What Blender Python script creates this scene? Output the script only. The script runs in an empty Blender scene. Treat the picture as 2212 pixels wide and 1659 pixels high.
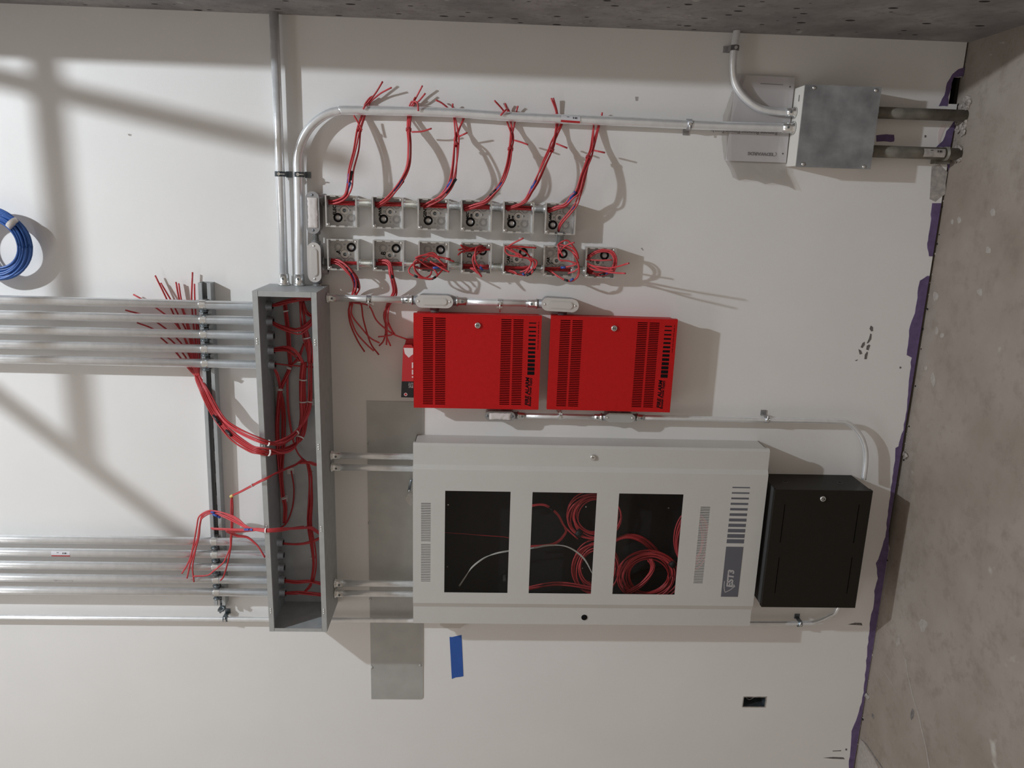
import bpy, bmesh, math, random
from mathutils import Vector, Matrix

# ------------------------------------------------------------------ camera, world, light, exposure
S = bpy.context.scene
COL = S.collection
W, H, FPX, CAMD = 2212, 1659, 1642.3, 2.6383
ROT = ((0.03030837, 0.97051466, 0.23912903),
       (-0.03424902, 0.24010681, -0.97014212),
       (-0.99895366, 0.02121349, 0.04051643))
cam_data = bpy.data.cameras.new('camera')
cam_data.sensor_fit = 'HORIZONTAL'
cam_data.sensor_width = 36.0
cam_data.lens = FPX / W * 36.0
cam_data.clip_start = 0.02
cam = bpy.data.objects.new('camera', cam_data)
COL.objects.link(cam)
cam.matrix_world = Matrix.Translation((0, -CAMD, 0)) @ Matrix(ROT).to_4x4()
S.camera = cam

world = bpy.data.worlds.new('world')
S.world = world
world.use_nodes = True
world.node_tree.nodes['Background'].inputs[0].default_value = (1.0, 0.865, 0.74, 1)
world.node_tree.nodes['Background'].inputs[1].default_value = 0.315

LAMP = Vector((0.975, -2.12, 3.57))
ld = bpy.data.lights.new('work_lamp_light', 'POINT')
ld.shadow_soft_size = 0.042
ld.energy = 392
ld.color = (0.87, 0.935, 1.0)
lo = bpy.data.objects.new('work_lamp_light', ld)
COL.objects.link(lo)
lo.location = LAMP
FILL = Vector((-2.1, -1.9, 2.75))  # added soft lamp, out of view, brightens the left of the wall
l2 = bpy.data.lights.new('fill_light', 'AREA')
l2.shape = 'RECTANGLE'
l2.size, l2.size_y = 2.3, 0.5
l2.energy = 4
l2.color = (0.88, 0.94, 1.0)
lo2 = bpy.data.objects.new('fill_light', l2)
COL.objects.link(lo2)
lo2.location = FILL

S.view_settings.view_transform = 'Standard'
S.view_settings.look = 'None'
S.view_settings.gamma = 1.0
S.view_settings.use_curve_mapping = False
S.view_settings.exposure = 0.0

R = random.Random(7)


def U(px, py, d):
    """world point of a pixel of the photograph, at depth d in front of the wall"""
    c = Vector(((px - W / 2) / FPX, -(py - H / 2) / FPX, -1.0))
    v = Matrix(ROT) @ c
    t = (CAMD - d) / v.y
    return Vector((v.x * t, -d, v.z * t))


# ------------------------------------------------------------------ materials
def mat(name, col, rough=0.5, metal=0.0, var=0.0, vscale=20.0, bump=0.0, bscale=200.0, spec=0.5, dark=None, detail=4.0):
    m = bpy.data.materials.new(name)
    m.use_nodes = True
    nt = m.node_tree
    b = nt.nodes['Principled BSDF']
    b.inputs['Base Color'].default_value = (*col, 1)
    b.inputs['Roughness'].default_value = rough
    b.inputs['Metallic'].default_value = metal
    b.inputs['Specular IOR Level'].default_value = spec
    tc = nt.nodes.new('ShaderNodeTexCoord')
    if var > 0:
        n = nt.nodes.new('ShaderNodeTexNoise')
        n.inputs['Scale'].default_value = vscale
        n.inputs['Detail'].default_value = detail
        r = nt.nodes.new('ShaderNodeValToRGB')
        lo_ = dark or tuple(c * (1 - var) for c in col)
        hi_ = tuple(min(1, c * (1 + var * .6)) for c in col)
        r.color_ramp.elements[0].color = (*lo_, 1)
        r.color_ramp.elements[0].position = .3
        r.color_ramp.elements[1].color = (*hi_, 1)
        r.color_ramp.elements[1].position = .72
        nt.links.new(tc.outputs['Object'], n.inputs['Vector'])
        nt.links.new(n.outputs['Fac'], r.inputs['Fac'])
        nt.links.new(r.outputs['Color'], b.inputs['Base Color'])
    if bump > 0:
        n2 = nt.nodes.new('ShaderNodeTexNoise')
        n2.inputs['Scale'].default_value = bscale
        n2.inputs['Detail'].default_value = 3
        bp = nt.nodes.new('ShaderNodeBump')
        bp.inputs['Strength'].default_value = bump
        bp.inputs['Distance'].default_value = .002
        nt.links.new(tc.outputs['Object'], n2.inputs['Vector'])
        nt.links.new(n2.outputs['Fac'], bp.inputs['Height'])
        nt.links.new(bp.outputs['Normal'], b.inputs['Normal'])
    return m


def concrete(name, c0, c1, c2, spots, pits=False, scale=3.0):
    m = bpy.data.materials.new(name)
    m.use_nodes = True
    nt = m.node_tree
    N, L = nt.nodes, nt.links
    b = N['Principled BSDF']
    b.inputs['Roughness'].default_value = .75
    b.inputs['Specular IOR Level'].default_value = .3
    tc = N.new('ShaderNodeTexCoord')

    def noise(s, d=5, r=.6):
        n = N.new('ShaderNodeTexNoise')
        n.inputs['Scale'].default_value = s
        n.inputs['Detail'].default_value = d
        n.inputs['Roughness'].default_value = r
        L.new(tc.outputs['Object'], n.inputs['Vector'])
        return n

    def mix(f, a, bcol):
        x = N.new('ShaderNodeMix')
        x.data_type = 'RGBA'
        L.new(f, x.inputs[0])
        if isinstance(a, tuple):
            x.inputs[6].default_value = (*a, 1)
        else:
            L.new(a, x.inputs[6])
        x.inputs[7].default_value = (*bcol, 1)
        return x.outputs[2]

    def ramp(o, p0, p1):
        r = N.new('ShaderNodeValToRGB')
        r.color_ramp.elements[0].position = p0
        r.color_ramp.elements[1].position = p1
        L.new(o, r.inputs['Fac'])
        return r.outputs['Color']
    a = mix(ramp(noise(scale).outputs['Fac'], .35, .68), c0, c1)
    a = mix(ramp(noise(scale * 9, 6, .7).outputs['Fac'], .5, .8), a, c2)
    a = mix(ramp(noise(scale * 5.3, 3, .5).outputs['Fac'], .70, .78), a, spots)
    if pits:
        v = N.new('ShaderNodeTexVoronoi')
        v.inputs['Scale'].default_value = 15
        v.voronoi_dimensions = '2D'
        sp = N.new('ShaderNodeSeparateXYZ')
        cb = N.new('ShaderNodeCombineXYZ')
        L.new(tc.outputs['Object'], sp.inputs[0])
        ad = N.new('ShaderNodeMath')
        ad.operation = 'ADD'
        L.new(sp.outputs[0], ad.inputs[0])
        L.new(sp.outputs[1], ad.inputs[1])
        L.new(ad.outputs[0], cb.inputs[0])
        L.new(sp.outputs[2], cb.inputs[1])
        mp = N.new('ShaderNodeMapping')
        mp.inputs['Scale'].default_value = (1.25, .75, 1)
        L.new(cb.outputs[0], mp.inputs['Vector'])
        L.new(mp.outputs['Vector'], v.inputs['Vector'])
        g = N.new('ShaderNodeMath')
        g.operation = 'LESS_THAN'
        L.new(v.outputs['Distance'], g.inputs[0])
        # cell-random radius
        sx = N.new('ShaderNodeSeparateColor')
        L.new(v.outputs['Color'], sx.inputs[0])
        mm = N.new('ShaderNodeMath')
        mm.operation = 'MULTIPLY_ADD'
        mm.inputs[1].default_value = .42
        mm.inputs[2].default_value = -.25
        L.new(sx.outputs[0], mm.inputs[0])
        L.new(mm.outputs[0], g.inputs[1])
        a = mix(g.outputs[0], a, (.015, .013, .012))
    L.new(a, b.inputs['Base Color'])
    bp = N.new('ShaderNodeBump')
    bp.inputs['Strength'].default_value = .35
    bp.inputs['Distance'].default_value = .004
    L.new(noise(60, 6).outputs['Fac'], bp.inputs['Height'])
    L.new(bp.outputs['Normal'], b.inputs['Normal'])
    return m


M_wall = mat('painted_drywall', (.79, .778, .762), .55, var=.02, vscale=4, bump=.12, bscale=350, spec=.3)
M_purple = mat('purple_board', (.135, .092, .205), .85, var=.25, vscale=40)
M_gypsum = mat('torn_gypsum', (.42, .39, .37), .9, var=.3, vscale=60)
M_splat = mat('dried_plaster', (.36, .325, .295), .9, var=.15, vscale=60)
M_dark = mat('dark_void', (.012, .011, .012), .9)
M_smudge = mat('dirt_smudge', (.17, .155, .15), .9, var=.5, vscale=90)
M_pier = concrete('pier_concrete', (.20, .19, .192), (.37, .355, .35), (.16, .152, .15), (.45, .44, .43), True, 3.5)
M_floor = concrete('floor_concrete', (.235, .195, .16), (.34, .30, .265), (.20, .168, .14), (.47, .44, .405), False, 1.6)
M_rubble = mat('mortar_rubble', (.36, .32, .29), .95, var=.5, vscale=70)
M_ceil = mat('ceiling_paint', (.46, .45, .44), .8, var=.08, vscale=3)
M_emt = mat('galvanized_conduit', (.90, .92, .94), .27, .55, var=.08, vscale=45, bump=.1, bscale=160)
M_emt_old = mat('weathered_pipe', (.20, .185, .155), .6, .3, var=.4, vscale=25)
M_zinc = mat('bright_zinc', (.80, .81, .80), .24, .9, var=.1, vscale=60, bump=.03, bscale=120)
M_nipple = mat('yellowed_zinc', (.84, .82, .73), .26, .9, var=.1, vscale=50)
M_darkzinc = mat('dark_zinc', (.20, .23, .25), .38, .8, var=.2, vscale=80)
M_steelbox = mat('galvanized_box_steel', (.70, .70, .69), .36, .75, var=.14, vscale=60, bump=.15, bscale=90)
M_inbox = mat('galvanized_box_back', (.68, .675, .66), .48, .45, var=.12, vscale=70)
M_way = mat('grey_enamel_steel', (.38, .395, .40), .48, .2, var=.1, vscale=30)
M_way_in = mat('grey_trough_back', (.50, .525, .54), .42, .2, var=.15, vscale=12)
M_lip = mat('grey_trough_lip', (.52, .545, .55), .38, .55, var=.08, vscale=40)
M_plate = mat('sheet_steel_plate', (.47, .475, .46), .5, .35, var=.08, vscale=14, bump=.08, bscale=250)
M_red = mat('red_enamel', (.52, .010, .011), .45, var=.05, vscale=60, bump=.35, bscale=420, spec=.22)
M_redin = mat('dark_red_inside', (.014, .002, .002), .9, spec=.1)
M_black = mat('black_print', (.007, .006, .007), .8, spec=.12)
M_panel = mat('light_grey_enamel', (.575, .565, .54), .45, var=.02, vscale=8, bump=.15, bscale=500, spec=.35)
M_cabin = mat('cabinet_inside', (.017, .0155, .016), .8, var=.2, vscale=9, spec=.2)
M_labelgrey = mat('slate_label', (.115, .118, .14), .5)
M_labeltext = mat('pale_label_print', (.45, .44, .45), .5)
M_bbox = mat('dark_bronze_enamel', (.014, .0115, .0085), .5, var=.05, vscale=30, bump=.2, bscale=450, spec=.25)
M_slot = mat('black_slot', (.0006, .0005, .0005), .95, spec=0.0)
M_bside = mat('dark_bronze_side', (.06, .06, .06), .4)
M_wire = mat('red_cable_jacket', (.56, .055, .065), .42, var=.08, vscale=30)
M_wire2 = mat('deep_red_cable_jacket', (.42, .022, .026), .42, var=.08, vscale=30)
M_white = mat('white_nylon', (.78, .74, .72), .4)
M_whitewire = mat('white_twisted_wire', (.62, .62, .58), .4)
M_bluetape = mat('blue_vinyl_tape', (.035, .09, .36), .4)
M_blacktape = mat('black_vinyl_tape', (.012, .016, .02), .4)
M_yellow = mat('yellow_tape', (.75, .55, .18), .5)
M_painter = mat('blue_painters_tape', (.025, .10, .40), .7, var=.06, vscale=30)
M_bluecable = mat('blue_data_cable', (.025, .10, .36), .38, var=.1, vscale=25)
M_paper = mat('white_paper', (.66, .65, .68), .8, var=.03, vscale=20)
M_cast = mat('cast_aluminium', (.40, .40, .41), .45, .7, var=.1, vscale=60)
M_cover = mat('grey_painted_cover', (.60, .57, .545), .42, .15)
M_film = mat('crumpled_film', (.70, .66, .645), .18, var=.06, vscale=70)
M_jb = mat('mottled_galvanized_cover', (.30, .31, .32), .5, .3, var=.5, vscale=14, dark=(.20, .205, .215), detail=6)
M_jbside = mat('cream_painted_side', (.66, .63, .58), .6)
M_cartonred = mat('carton_red', (.50, .025, .03), .45)
M_cartonwhite = mat('carton_white', (.75, .66, .65), .5)
M_cartonblack = mat('carton_black', (.014, .013, .014), .4)
M_lamphouse = mat('lamp_housing', (.5, .5, .48), .4, .5)
M_fill_glow = mat('fill_glow', (.9, .9, .88), .3)  # glowing face of the added fill light
M_fill_glow.node_tree.nodes['Principled BSDF'].inputs['Emission Color'].default_value = (1, .97, .94, 1)
M_fill_glow.node_tree.nodes['Principled BSDF'].inputs['Emission Strength'].default_value = 4


def glass(name, tint, gl, rough, haze=0.0):
    m = bpy.data.materials.new(name)
    m.use_nodes = True
    nt = m.node_tree
    nt.nodes.clear()
    o = nt.nodes.new('ShaderNodeOutputMaterial')
    t = nt.nodes.new('ShaderNodeBsdfTransparent')
    t.inputs[0].default_value = (*tint, 1)
    g = nt.nodes.new('ShaderNodeBsdfGlossy')
    g.inputs['Roughness'].default_value = rough
    g.inputs[0].default_value = (1, 1, 1, 1)
    x = nt.nodes.new('ShaderNodeMixShader')
    x.inputs[0].default_value = gl
    nt.links.new(t.outputs[0], x.inputs[1])
    nt.links.new(g.outputs[0], x.inputs[2])
    if haze:
        d = nt.nodes.new('ShaderNodeBsdfDiffuse')
        d.inputs[0].default_value = (.62, .60, .58, 1)
        y = nt.nodes.new('ShaderNodeMixShader')
        y.inputs[0].default_value = haze
        nt.links.new(x.outputs[0], y.inputs[1])
        nt.links.new(d.outputs[0], y.inputs[2])
        x = y
    nt.links.new(x.outputs[0], o.inputs[0])
    return m


M_pane = glass('clear_window_pane', (.9, .9, .9), .014, .05)
M_bag = glass('clear_plastic_film', (.90, .89, .88), .12, .16, .10)


# ------------------------------------------------------------------ mesh builder
class MB:
    def __init__(self):
        self.v, self.f, self.mi, self.sm = [], [], [], []
        self.cur = 0

    def face(self, idx, smooth=False):
        self.f.append(tuple(idx))
        self.mi.append(self.cur)
        self.sm.append(smooth)

    def box(self, x0, x1, y0, y1, z0, z1, X=None):
        b = len(self.v)
        for x in (x0, x1):
            for y in (y0, y1):
                for z in (z0, z1):
                    p = Vector((x, y, z))
                    self.v.append(X @ p if X else p)
        for q in ((0, 1, 3, 2), (4, 6, 7, 5), (0, 4, 5, 1), (2, 3, 7, 6), (0, 2, 6, 4), (1, 5, 7, 3)):
            self.face([b + i for i in q])
        return self

    def quad(self, *p):
        b = len(self.v)
        self.v += [Vector(q) for q in p]
        self.face(range(b, b + len(p)))
        return self

    def slab(self, poly, y0, y1):
        """polygon given as (x,z) list, extruded between depths y0 (back) and y1 (front)"""
        b, n = len(self.v), len(poly)
        self.v += [Vector((x, y1, z)) for x, z in poly] + [Vector((x, y0, z)) for x, z in poly]
        self.face(range(b, b + n))
        self.face(range(b + 2 * n - 1, b + n - 1, -1))
        for i in range(n):
            j = (i + 1) % n
            self.face((b + i, b + n + i, b + n + j, b + j))
        return self

    def tube(self, pts, r, n=10, caps=True, smooth=True):
        pts = [Vector(p) for p in pts]
        rr = r if isinstance(r, (list, tuple)) else [r] * len(pts)
        t0 = (pts[1] - pts[0]).normalized()
        a = Vector((0, 1, 0)) if abs(t0.y) < .9 else Vector((1, 0, 0))
        u = (a - t0 * a.dot(t0)).normalized()
        b = len(self.v)
        m = len(pts)
        for i, p in enumerate(pts):
            t = (pts[min(i + 1, m - 1)] - pts[max(i - 1, 0)])
            t = t.normalized() if t.length > 1e-9 else t0
            u = u - t * u.dot(t)
            u = u.normalized() if u.length > 1e-6 else (Vector((1, 0, 0)) - t * t.x).normalized()
            w = t.cross(u)
            for k in range(n):
                g = 2 * math.pi * k / n
                self.v.append(p + (u * math.cos(g) + w * math.sin(g)) * rr[i])
        for i in range(m - 1):
            for k in range(n):
                k2 = (k + 1) % n
                self.face((b + i * n + k, b + i * n + k2, b + (i + 1) * n + k2, b + (i + 1) * n + k), smooth)
        if caps:
            self.face([b + k for k in range(n - 1, -1, -1)])
            self.face([b + (m - 1) * n + k for k in range(n)])
        return self

    def cyl(self, a, b, r, n=20, r2=None):
        return self.tube([a, b], [r, r if r2 is None else r2], n)

    def ring(self, a, b, r0, r1, n=20):
        """hollow sleeve from a to b between radii r0 and r1"""
        a, b = Vector(a), Vector(b)
        m = len(self.v)
        self.tube([a, b], r1, n, caps=False)
        self.tube([a, b], r0, n, caps=False)
        for e in (0, n):
            for k in range(n):
                k2 = (k + 1) % n
                self.face((m + e + k, m + e + k2, m + 2 * n + e + k2, m + 2 * n + e + k))
        return self

    def plate(self, x0, x1, z0, z1, y0, y1, holes):
        """plate with rectangular holes (hx0,hx1,hz0,hz1)"""
        zs = sorted({z0, z1} | {h[2] for h in holes} | {h[3] for h in holes})
        for a, b in zip(zs, zs[1:]):
            if b - a < 1e-6:
                continue
            hs = sorted((h[0], h[1]) for h in holes if h[2] <= a + 1e-7 and h[3] >= b - 1e-7)
            x = x0
            for p, q in hs:
                if p > x + 1e-7:
                    self.box(x, p, y0, y1, a, b)
                x = max(x, q)
            if x1 > x + 1e-7:
                self.box(x, x1, y0, y1, a, b)
        return self

    def dome(self, c, r, h, n=12, axis=Vector((0, -1, 0))):
        pts, rr = [], []
        for i in range(5):
            g = i / 4 * math.pi / 2
            pts.append(Vector(c) + axis * (h * math.sin(g)))
            rr.append(max(r * math.cos(g), 1e-4))
        return self.tube(pts, rr, n)


WLOC = {}


def obj(name, mb, mats, parent=None, origin=None):
    if not isinstance(mats, (list, tuple)):
        mats = [mats]
    vs = mb.v
    if origin is None:
        lo_ = Vector((min(v.x for v in vs), min(v.y for v in vs), min(v.z for v in vs)))
        hi_ = Vector((max(v.x for v in vs), max(v.y for v in vs), max(v.z for v in vs)))
        origin = (lo_ + hi_) / 2
    origin = Vector(origin)
    me = bpy.data.meshes.new(name)
    me.from_pydata([tuple(v - origin) for v in vs], [], mb.f)
    for m in mats:
        me.materials.append(m)
    me.polygons.foreach_set('material_index', mb.mi)
    me.polygons.foreach_set('use_smooth', mb.sm)
    me.update()
    o = bpy.data.objects.new(name, me)
    COL.objects.link(o)
    WLOC[o.name] = origin
    if parent:
        o.parent = parent
        o.location = origin - WLOC[parent.name]
    else:
        o.location = origin
    return o


def tag(o, label, cat, group=None, kind=None):
    o['label'] = label
    o['category'] = cat
    if group:
        o['group'] = group
    if kind:
        o['kind'] = kind
    return o


def thing(name, loc, label, cat, group=None):
    o = bpy.data.objects.new(name, None)
    o.empty_display_size = .05
    COL.objects.link(o)
    o.location = loc
    WLOC[o.name] = Vector(loc)
    return tag(o, label, cat, group)


def struct(o):
    o['kind'] = 'structure'
    return o


def text(name, s, pos, size, m, parent, right=(1, 0, 0), up=(0, 0, 1), shear=0.0, bold=0.0, align='LEFT', sx=1.0, thick=.0004):
    c = bpy.data.curves.new(name, 'FONT')
    c.body = s
    c.size = size
    c.shear = shear
    c.offset = bold
    c.extrude = thick
    c.align_x = align
    c.align_y = 'BOTTOM_BASELINE'
    c.resolution_u = 3
    t = bpy.data.objects.new(name, c)
    COL.objects.link(t)
    dg = bpy.context.evaluated_depsgraph_get()
    me = bpy.data.meshes.new_from_object(t.evaluated_get(dg))
    bpy.data.objects.remove(t)
    bpy.data.curves.remove(c)
    r, u = Vector(right), Vector(up)
    n = r.cross(u)
    X = Matrix((r * sx, u, n)).transposed().to_4x4()
    me.transform(X)
    me.materials.clear()
    me.materials.append(m)
    for p in me.polygons:
        p.material_index = 0
    o = bpy.data.objects.new(name, me)
    COL.objects.link(o)
    pos = Vector(pos)
    WLOC[o.name] = pos
    if parent:
        o.parent = parent
        o.location = pos - WLOC[parent.name]
    else:
        o.location = pos
    return o


def spline(pts, k=6):
    pts = [Vector(p) for p in pts]
    if len(pts) < 3:
        return pts
    P = [pts[0] * 2 - pts[1]] + pts + [pts[-1] * 2 - pts[-2]]
    out = []
    for i in range(1, len(P) - 2):
        a, b, c, d = P[i - 1:i + 3]
        for j in range(k):
            t = j / k
            out.append(.5 * ((2 * b) + (c - a) * t + (2 * a - 5 * b + 4 * c - d) * t * t + (3 * b - a - 3 * c + d) * t ** 3))
    out.append(pts[-1])
    return out


def px(pts, org=None, d=None):
    """list of (x, y[, depth]) pixels -> world points; org = (ox, oy, scale) of a magnified crop"""
    out = []
    for p in pts:
        x, y = p[0], p[1]
        if org:
            x, y = org[0] + x / org[2], org[1] + y / org[2]
        out.append(U(x, y, p[2] if len(p) > 2 else d))
    return out


def strand(name, pts, r, m, parent, n=7, k=5):
    mb = MB()
    mb.tube(spline(pts, k), r, n)
    return obj(name, mb, m, parent)


def bundle(parent, main, n, spread, r=.0026, m=None, ends=None, starts=None, seed=0, twist=1.0, name='cable', k=5, loose=0.0):
    """n cables following one course, each its own mesh"""
    rg = random.Random(seed)
    main = [Vector(p) for p in main]
    for i in range(n):
        ph = 2 * math.pi * i / n + rg.random()
        rad = spread * (0.35 + .65 * rg.random()) if n > 1 else 0
        pts = []
        L = len(main)
        for j, p in enumerate(main):
            t = (main[min(j + 1, L - 1)] - main[max(j - 1, 0)]).normalized()
            a = Vector((0, 1, 0)) if abs(t.y) < .8 else Vector((1, 0, 0))
            u = (a - t * a.dot(t)).normalized()
            w = t.cross(u)
            g = ph + twist * j / max(1, L - 1) * 2.5
            lz = 1 + loose * math.sin(math.pi * j / max(1, L - 1)) * rg.random()
            q = p + (u * math.cos(g) * .7 + w * math.sin(g)) * rad * lz
            q.y = min(q.y, -r - .0005)
            pts.append(q)
        if starts:
            s_ = starts[i % len(starts)]
            pts = [Vector(q) for q in s_] + pts
        if ends:
            e = ends[i % len(ends)]
            pts = pts + [Vector(q) for q in e]
        mm = m or (M_wire if rg.random() < .7 else M_wire2)
        strand(name, pts, r, mm, parent, k=k)


def tie(parent, p, t, r=.009, m=None, name='cable_tie', w=.004, tail=None):
    """tie ring around a bundle at p with axis t"""
    p, t = Vector(p), Vector(t).normalized()
    mb = MB()
    mb.ring(p - t * w / 2, p + t * w / 2, r * .75, r, 12)
    if tail:
        mb.tube([p, Vector(tail)], .0022, 6)
    return obj(name, mb, m or M_white, parent)


def band(parent, a, b, r, m, name='tape_band'):
    mb = MB()
    mb.tube([Vector(a), (Vector(a) + Vector(b)) / 2, Vector(b)], r, 10)
    return obj(name, mb, m, parent)


# ------------------------------------------------------------------ structure: wall, pier, floor, ceiling
WB, FLZ = -1.5695, -1.580


def fz(x):
    """height of the slightly sloping floor slab"""
    return FLZ + .0042 * (x + .5)


OUT = (-1.9755, -1.928, -1.176, -1.084)        # outlet cut-out x0,x1,z0,z1
NOTCH = (0.345, 0.43, WB, -1.5395)
mb = MB()
mb.plate(-4.2, .537, WB, 4.3, .016, 0.0, [OUT, NOTCH])
mb.box(-4.2, -1.27, .016, 0.0, WB - .0135, WB)
mb.slab([(-1.27, WB), (-1.22, WB), (-1.27, WB - .0135)], .016, 0.0)
wall = struct(obj('wall_back', mb, M_wall))
mb = MB().box(-4.2, .537, .11, .10, FLZ - .03, 4.3)
struct(obj('wall_cavity', mb, M_dark))
mb = MB().box(-4.2, .55, .10, .018, FLZ - .012, FLZ + .014)
obj('base_track', mb, M_dark, wall)


def patch(name, pts, m, y=-.0012, org=None, parent=wall):
    poly = [(p.x, p.z) for p in px([(a, b) for a, b in pts], org, 0)]
    mb = MB()
    mb.slab(poly, -.0002, y)
    return obj(name, mb, m, parent)


def jag(pts, amp=2.0, step=14, seed=1):
    rg = random.Random(seed)
    out = []
    for a, b in zip(pts, pts[1:]):
        L = math.hypot(b[0] - a[0], b[1] - a[1])
        k = max(1, int(L / step))
        for i in range(k):
            t = i / k
            out.append((a[0] + (b[0] - a[0]) * t + rg.uniform(-amp, amp) * .7, a[1] + (b[1] - a[1]) * t + rg.uniform(-1, 1)))
    out.append(pts[-1])
    return out


def edge_x(y):
    """pixel column of the lower drywall edge at pixel row y"""
    p, q = U(2000, y, 0), U(1800, y, 0)
    zb = WB - .0125 if p.x < -1.27 else (WB - .0125 * (-1.22 - p.x) / .05 if p.x < -1.22 else WB + .0006)
    t = (zb - p.z) / (q.z - p.z)
    return 2000 - 200 * t


def board(left, seed):
    left = jag(left, 1.6, 9, seed)
    k_ = 24
    ys = [left[-1][1] + (left[0][1] - left[-1][1]) * i / k_ for i in range(k_ + 1)]
    right = [(edge_x(y), y) for y in ys]
    patch('exposed_board', left + right, M_purple)


board([(2003, 596), (1986.8, 607), (1982.4, 632), (1976, 675.7), (1965, 704.7), (1958.6, 766), (1968.7, 773.4), (1961.4, 842), (1957.8, 885.5),
       (1951, 928), (1939.7, 965), (1934, 968.7), (1932.5, 994), (1927, 1041), (1918, 1102.5), (1912.6, 1160), (1900, 1198), (1893, 1217.6),
       (1896, 1250), (1888.8, 1277), (1888, 1305), (1879.8, 1338), (1874, 1397), (1868, 1468), (1863.6, 1506), (1848.8, 1556), (1840, 1580), (1835.6, 1624), (1832, 1690)], 3)
board([(2014, 439.7), (2012, 454), (2008, 500), (2002, 526.5), (2006.7, 553.7)], 4)
patch('exposed_board', jag([(2060, 262), (2045, 283), (2036, 305), (2022, 318), (2052, 318), (2064, 266), (2060, 262)], 1, 8, 5)[:-1], M_purple)
patch('exposed_board', jag([(2083, 145), (2070, 150), (2058, 160), (2046, 178), (2040, 205), (2027, 229), (2047, 229), (2049, 210), (2056, 180), (2060, 167), (2080, 165)], 1.5, 8, 6), M_purple)
patch('exposed_board', jag([(1893, 293), (1915, 290), (1932, 292), (1932, 306), (1893, 306)], 1.5, 7, 7), M_purple, -.0009)
patch('exposed_board', jag([(2052, 372), (2044, 352), (2049, 340), (2056, 342)], 1, 7, 8), M_purple)
patch('torn_paper', jag([(2046, 270), (2036, 288), (2030, 308), (2026, 312), (2026, 285), (2034, 270)], 1, 6, 9), M_cartonwhite, -.0008)
patch('torn_paper', jag([(2012, 360), (2030, 356), (2046, 372), (2040, 420), (2020, 436), (2008, 430)], 2, 10, 10), M_gypsum, -.0006)
# scuffs and slits in the drywall
for q in ([(1881, 703), (1886, 707), (1886, 715), (1882, 716), (1878, 710)], [(1880, 720), (1883, 722), (1882, 733), (1876, 741), (1872, 742), (1877, 731)], [(1877, 744), (1880, 746), (1876, 757), (1871, 755), (1872, 747)],
          [(1873, 759), (1875, 762), (1872, 776), (1867, 776), (1868, 766)], [(1863, 741), (1868, 738), (1868, 745), (1863, 752), (1859, 750)], [(1854, 754), (1860, 757), (1863, 764), (1857, 766)], [(1846, 779), (1853, 776), (1851, 780)]):
    patch('scuff', q, M_smudge, -.0005)
for q in ([(1831, 1349), (1847, 1345), (1861, 1345.5), (1863, 1351), (1846, 1350)], [(1777, 1637), (1800, 1635), (1822, 1636), (1825, 1640), (1800, 1639)],
          [(1798, 1621.5), (1817, 1620.5), (1817, 1622.5), (1799, 1623)], [(1826, 1617), (1830, 1617), (1830, 1621), (1826, 1621)],
          [(276, 289), (284, 290), (284, 294), (278, 293)], [(1372, 209), (1379, 209), (1378, 218), (1373, 218)], [(1943, 792), (1947, 792), (1947, 796), (1943, 796)],
          [(1997, 292), (2001, 292), (2001, 297), (1997, 297)], [(1384, 536), (1387, 535), (1391, 541), (1388, 541)]):
    patch('slit' if len(q) == 5 else 'mark', q, M_smudge if len(q) == 5 or q[0][0] > 1790 else M_gypsum, -.0004)

mb = MB()
mb.box(.537, 1.2, .2, -.572, FLZ - .02, 4.3)
struct(obj('wall_right', mb, M_pier))
mb = MB()
mb.box(-4.2, 3.2, .2, -5.0, FLZ - .1, FLZ)
for v_ in mb.v:
    if v_.z > FLZ - .05:
        v_.z = fz(v_.x)
floor = struct(obj('floor', mb, M_floor))
mb = MB().box(-4.2, 3.2, .2, -3.0, 4.3, 4.4)
struct(obj('ceiling', mb, M_ceil))


def lump(parent, name, c, r, m, seed, squash=.5):
    rg = random.Random(seed)
    mb = MB()
    pts, rr = [], []
    for i in range(6):
        g = i / 5 * math.pi
        pts.append(Vector(c) + Vector((0, 0, -math.cos(g) * r * squash)))
        rr.append(max(.0005, r * math.sin(g) * rg.uniform(.75, 1.25)))
    mb.tube(pts, rr, 7, smooth=False)
    for v in mb.v:
        v += Vector((rg.uniform(-1, 1), rg.uniform(-1, 1), rg.uniform(-.6, .6))) * r * .34
    return obj(name, mb, m, parent)


for i in range(46):
    y_ = R.uniform(215, 350)
    p = U(R.uniform(2068, 2092), y_, R.uniform(.005, .03))
    lump(floor, 'mortar_lump', (p.x, -R.uniform(.004, .055), fz(p.x) + .002), R.uniform(.004, .015), M_rubble, i)
for i in range(44):
    xx = R.uniform(-2.2, .5)
    lump(floor, 'mortar_crumb', (xx, -R.uniform(-.006, .006), fz(xx) + .001), R.uniform(.002, .005), M_rubble if R.random() < .6 else M_dark, 100 + i, .7)
lump(floor, 'mortar_lump', (U(1953, 980, 0).x, -.016, fz(-.88) + .003), .016, M_rubble, 300)
lump(floor, 'mortar_lump', (U(1870, 1500, 0).x, -.012, fz(-1.9) + .003), .013, M_gypsum, 301)



def UF(x, y):
    """point of the floor seen at a pixel"""
    a = U(x, y, 0) - Vector((0, -CAMD, 0))
    t = (fz(-.8) - 0) / a.z
    for _ in range(3):
        t = fz(a.x * t) / a.z
    p = Vector((0, -CAMD, 0)) + a * t
    p.z = fz(p.x)
    return p


def floor_mark(name, pts, m, h=.0006):
    mb = MB()
    P_ = [UF(*p) + Vector((0, 0, h)) for p in pts]
    c = sum(P_, Vector()) / len(P_) + Vector((0, 0, h))
    for i in range(len(P_)):
        mb.quad(P_[i], P_[(i + 1) % len(P_)], c)
    return obj(name, mb, m, floor)


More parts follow.
